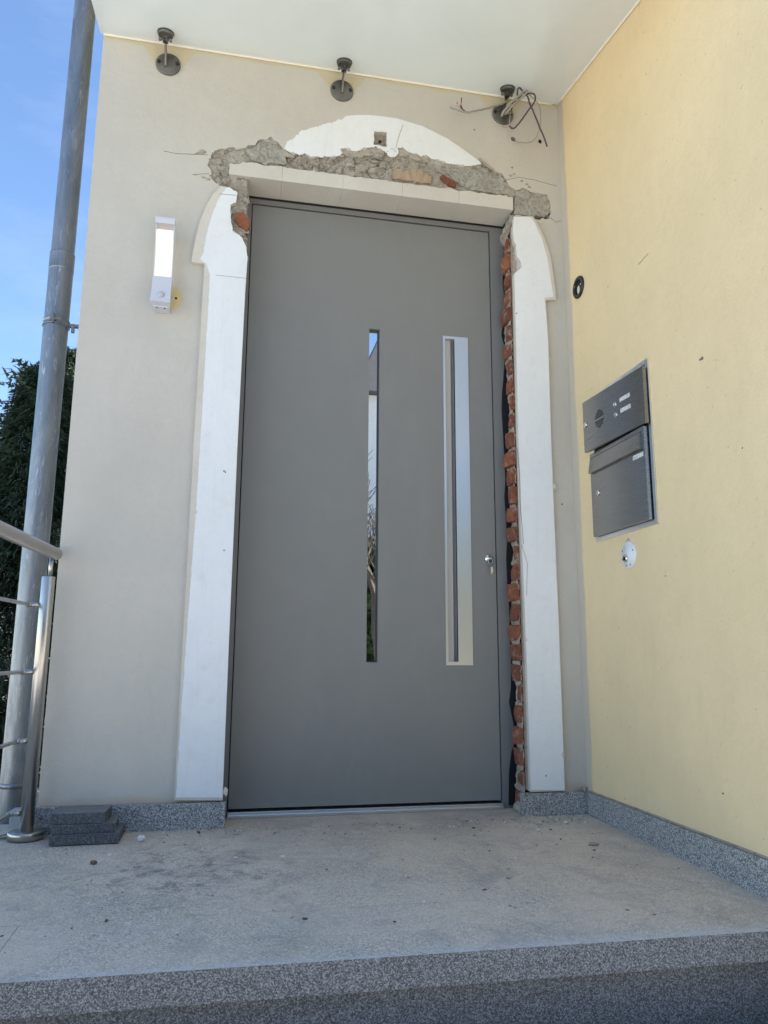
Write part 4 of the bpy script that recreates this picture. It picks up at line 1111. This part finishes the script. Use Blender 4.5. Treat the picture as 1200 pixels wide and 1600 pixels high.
# ================================================================== GRANITE OFFCUTS by the plinth
def offcut(c, sx, sy, z0, h, rot, label):
    o_ = B(); box(o_, (-sx/2, -sy/2, 0), (sx/2, sy/2, h), .0018)
    for v in o_.verts: v.co += Vector((.0015*mnoise.noise(v.co*40+Vector((z0*99, 0, 0))), .0015*mnoise.noise(v.co*40+Vector((3, z0*99, 0))), 0))
    ob = obj('granite_offcut', o_, M['basalt'], None)
    ob.location = (c[0], c[1], z0+fz(c[1])); ob.rotation_euler = (-.0, 0, rot)
    tag(ob, label, 'stone offcut', 'stacked granite offcuts'); return ob
a0, a1 = GZ(72, 1323), GZ(181, 1320)
offcut(((a0.x+a1.x)/2+.006, a0.y+.075), (a1-a0).length, .15, .0005, .030, .01, 'bottom dark granite offcut of the little stack by the post')
offcut((-.418, -.108), .185, .13, .0312, .027, .05, 'middle dark granite offcut of the little stack by the post')
offcut((-.435, -.105), .165, .125, .0588, .033, -.03, 'top dark granite offcut of the little stack by the post')

# ================================================================== DEBRIS
def bit(pxy, s, mt_, label, cat, seed, name='plaster_lump'):
    q = GZ(*pxy); bm_ = B(); lump(bm_, (q.x, q.y, q.z+s[2]*.75), s, .35, seed, 2)
    o_ = obj(name, bm_, mt_, None, origin=q); tag(o_, label, cat); return o_
bit((220, 1314), (.012, .010, .010), M['chip'], 'white plaster lump on the landing right of the stacked granite offcuts', 'debris', 3)
bit((928, 1321), (.017, .009, .005), M['pale_mortar'], 'flat tan mortar chip on the landing near the yellow wall', 'debris', 5, 'mortar_chip')
bit((146, 1350), (.010, .007, .006), M['darkchip'], 'brown stone crumb on the landing in front of the stacked offcuts', 'debris', 7, 'stone_crumb')
bit((327, 1297), (.007, .006, .006), M['pale_mortar'], 'pale mortar crumb close to the left plinth end', 'debris', 8, 'mortar_chip')
bit((166, 1440), (.004, .004, .003), M['darkchip'], 'tiny black crumb on the landing at left front', 'debris', 9, 'stone_crumb')
bit((757, 1391), (.006, .003, .002), M['darkchip'], 'small dark flake in the middle of the landing', 'debris', 10, 'stone_crumb')
bit((171, 1337), (.006, .004, .003), M['chip'], 'flat white plaster flake in front of the offcuts', 'debris', 12, 'plaster_flake')
bit((740, 1294), (.007, .004, .002), M['darkchip'], 'dark flake on the landing in front of the door lock side', 'debris', 13, 'stone_crumb')
for nm_, mt_, nn_, sd_, g_s in (('plaster_grit', 'tanlayer', 620, 5, .0014), ('white_grit', 'chip', 260, 6, .0014), ('brick_grit', 'brick', 170, 8, .0012)):
    bm = B(); rnd = random.Random(sd_)
    for k in range(nn_):
        u_ = rnd.random()
        if u_ < .45: x, y = rnd.uniform(-.5, 1.3), -.028-abs(rnd.gauss(0, .09))
        elif u_ < .6: x, y = 1.15+rnd.gauss(0, .14), -.03-abs(rnd.gauss(0, .10))
        else: x, y = rnd.uniform(-.55, 1.3), rnd.uniform(-1.1, -.05)
        if x > 1.33 or x < -.58: continue
        s0 = min(.0055, g_s*math.exp(rnd.gauss(0, .55)))
        shard(bm, (x, y, fz(y)+s0*.4), (s0*1.6, s0*1.3, s0*.7), rnd)
    struct(obj(nm_, bm, M[mt_]), 'stuff')

# light block and green leaf at the foot of the pipe
bm = B(); box(bm, (-.70, .10, -.02), (-.60, .16, .055), .006); tag(obj('edging_block', bm, simple('pale_concrete', (.42, .43, .43), .9, 0, 80, .5, .2), None, origin=(-.65, .13, -.02)), 'pale concrete edging block behind the railing post', 'block')
bm = B(); q = GZ(8, 1309)
vs_ = [bm.verts.new(q+Vector(c)) for c in ((-.05, -.012, .004), (0, -.02, .012), (.045, .03, .016), (.0, .022, .006))]; bm.faces.new(vs_)
bmesh.ops.subdivide_edges(bm, edges=bm.edges[:], cuts=3, use_grid_fill=True)
for v in bm.verts: v.co.z += .004*mnoise.noise(v.co*50)
bmesh.ops.solidify(bm, geom=bm.faces[:], thickness=.001)
tag(obj('leaf', bm, M['leaf'], None, origin=q), 'green leaf on the landing at the foot of the downpipe', 'leaf')

# ================================================================== CONIFERS behind, left of the house
def conifer(name, label, base, h, rad, n, seed, flat=0.0):
    t = thing(name, label, 'tree', base, 'conifers behind the downpipe')
    base = Vector(base); rnd = random.Random(seed)
    bm_ = B(); cyl(bm_, base, base+Vector((0, 0, h*.9)), .10, 10, .02); obj('trunk', bm_, M['ash'], t)
    V, Fc = [], []
    for k in range(n):
        u_ = rnd.random()**.85; z = h*(.02+.97*u_)
        if flat: prof = (1-(u_)**6)
        else: prof = (1-u_)**.62*(.85+.15*math.sin(z*7+seed))
        a = rnd.uniform(0, 2*math.pi); lob = 1+.22*math.sin(a*3+z*3.1+seed)+.16*math.sin(a*7-z*5)
        rr = rad*prof*lob*(.55+.5*rnd.random()**.5)+.04
        root = base+Vector((math.cos(a)*rr*.8, math.sin(a)*rr*.8, z))
        out = Vector((math.cos(a), math.sin(a), rnd.uniform(-.35, .55))).normalized()
        Ls = rnd.uniform(.07, .17)*(2.0 if rnd.random() < .06 else 1)
        sd2 = out.cross(Vector((rnd.uniform(-.5, .5), rnd.uniform(-.5, .5), 1))).normalized()
        up2 = sd2.cross(out)
        # one flat fan of scale leaves: a spine with side tips
        m_ = 5
        for i in range(m_):
            f = (i+.5)/m_
            p0 = root+out*Ls*f-up2*(.05*f*f)
            for sg in (-1, 1):
                tip = p0+(out*.5+sd2*sg)*Ls*.36*(1.05-f*.75)+up2*rnd.uniform(-.015, .015)
                w_ = out*Ls*.065
                b0 = len(V); V += [p0-w_, p0+w_, tip]; Fc.append((b0, b0+1, b0+2))
        b0 = len(V); V += [root+out*Ls*.75-sd2*.008, root+out*Ls*.75+sd2*.008, root+out*Ls*1.12-up2*.05]; Fc.append((b0, b0+1, b0+2))
        b0 = len(V); V += [root-sd2*.006-out*.06, root+sd2*.006-out*.06, root+out*Ls*.8]; Fc.append((b0, b0+1, b0+2))
    me = bpy.data.meshes.new('crown'); me.from_pydata([v-base for v in V], [], Fc); me.materials.append(M['conifer'])
    o_ = bpy.data.objects.new('crown', me); COL.objects.link(o_); o_.parent = t; o_['kind'] = 'stuff'
    return t
conifer('conifer_tree', 'dark conifer with a feathery tip showing beside the pipe clamp', (-1.72, 4.2, -.98), 4.12, .9, 11000, 3)
conifer('conifer_tree', 'dark dense lower conifer at the left edge behind the handrail', (-2.75, 4.6, -.98), 3.50, 1.25, 14000, 8, 1)
conifer('conifer_tree', 'dark conifer directly behind the corner of the house', (-2.25, 7.4, -.98), 5.6, .95, 11000, 5)

# ================================================================== ACROSS THE STREET (seen mirrored in the glass and steel)
def hedge():
    V, Fc = [], []; rnd = random.Random(2)
    for k in range(30000):
        x = rnd.uniform(-7, 13); z = rnd.uniform(-.95, 3.6+.3*math.sin(x*1.3)); y = -15+rnd.uniform(-.5, .5)
        q = Vector((x, y, z)); d1 = Vector((rnd.uniform(-1, 1), rnd.uniform(-1, 1), rnd.uniform(-1, 1))).normalized(); d2 = d1.orthogonal().normalized()
        b0 = len(V); V += [q-d1*.2, q+d2*.13, q+d1*.2, q-d2*.13]; Fc.append((b0, b0+1, b0+2, b0+3))
    me = bpy.data.meshes.new('hedge'); me.from_pydata([v-Vector((1, -15, -.98)) for v in V], [], Fc); me.materials.append(M['hedge'])
    o_ = bpy.data.objects.new('hedge', me); COL.objects.link(o_); o_.location = (1, -15, -.98)
    tag(o_, 'dark hedge across the street, mirrored in the door glass', 'hedge')
hedge()
nh = thing('neighbour_house', 'pale house with dark steep roof across the street, mirrored in the door glass', 'house', (8, -19, -.98))
bm = B(); box(bm, (3.78, -27, -.98), (15, -19, 8.55)); obj('wall', bm, simple('pale_house_wall', (.72, .73, .74), .9, 0, 40, .3, .1), nh)
bm = B()
lo_ = [bm.verts.new(c) for c in ((3.52, -18.6, 8.56), (15.3, -18.6, 8.56), (15.3, -27.4, 8.56), (3.52, -27.4, 8.56))]
hi_ = [bm.verts.new(c) for c in ((5.0, -20.4, 12.2), (13.8, -20.4, 12.2), (13.8, -25.6, 12.2), (5.0, -25.6, 12.2))]
bm.faces.new(list(reversed(lo_))); bm.faces.new(hi_)
for i in range(4): bm.faces.new((lo_[i], lo_[(i+1) % 4], hi_[(i+1) % 4], hi_[i]))
obj('roof', bm, simple('slate_roof', (.07, .073, .08), .7, 0, 30, .6, .3), nh)
for wx in (6.4, 9.4, 12.4):
    for wz in (2.0, 5.2):
        bm = B(); box(bm, (wx-.6, -18.995, wz), (wx+.6, -18.95, wz+1.5)); wn_ = obj('window', bm, M['lamp_white'], nh)
        bm = B(); box(bm, (wx-.52, -18.949, wz+.08), (wx+.52, -18.94, wz+1.42)); obj('pane', bm, M['dark'], wn_)
bt = thing('bare_tree', 'leafless tree across the street, mirrored in the door glass', 'tree', (3.3, -13.5, -.98))
rnd = random.Random(11); bmT = B(); bmC = B()
def grow(bm_, p, d, L, r, lev):
    pts = [p]; q = p.copy(); dd = d.copy()
    for i in range(4):
        dd = (dd+Vector((rnd.uniform(-.18, .18), rnd.uniform(-.18, .18), rnd.uniform(-.05, .16)))).normalized(); q = q+dd*L/4; pts.append(q.copy())
    tube(bm_, pts, r, 5, .55)
    if lev == 0: return
    for k in range(4 if lev > 1 else 5):
        i = rnd.choice((2, 3, 4)); nd = (dd+Vector((rnd.uniform(-.9, .9), rnd.uniform(-.9, .9), rnd.uniform(-.2, .6)))).normalized()
        grow(bmC, pts[i], nd, L*rnd.uniform(.55, .75), r*.5, lev-1)
grow(bmT, Vector((3.3, -13.5, -.98)), Vector((0, 0, 1)), 2.9, .16, 4)
obj('trunk', bmT, M['ash'], bt); obj('crown', bmC, M['ash'], bt)
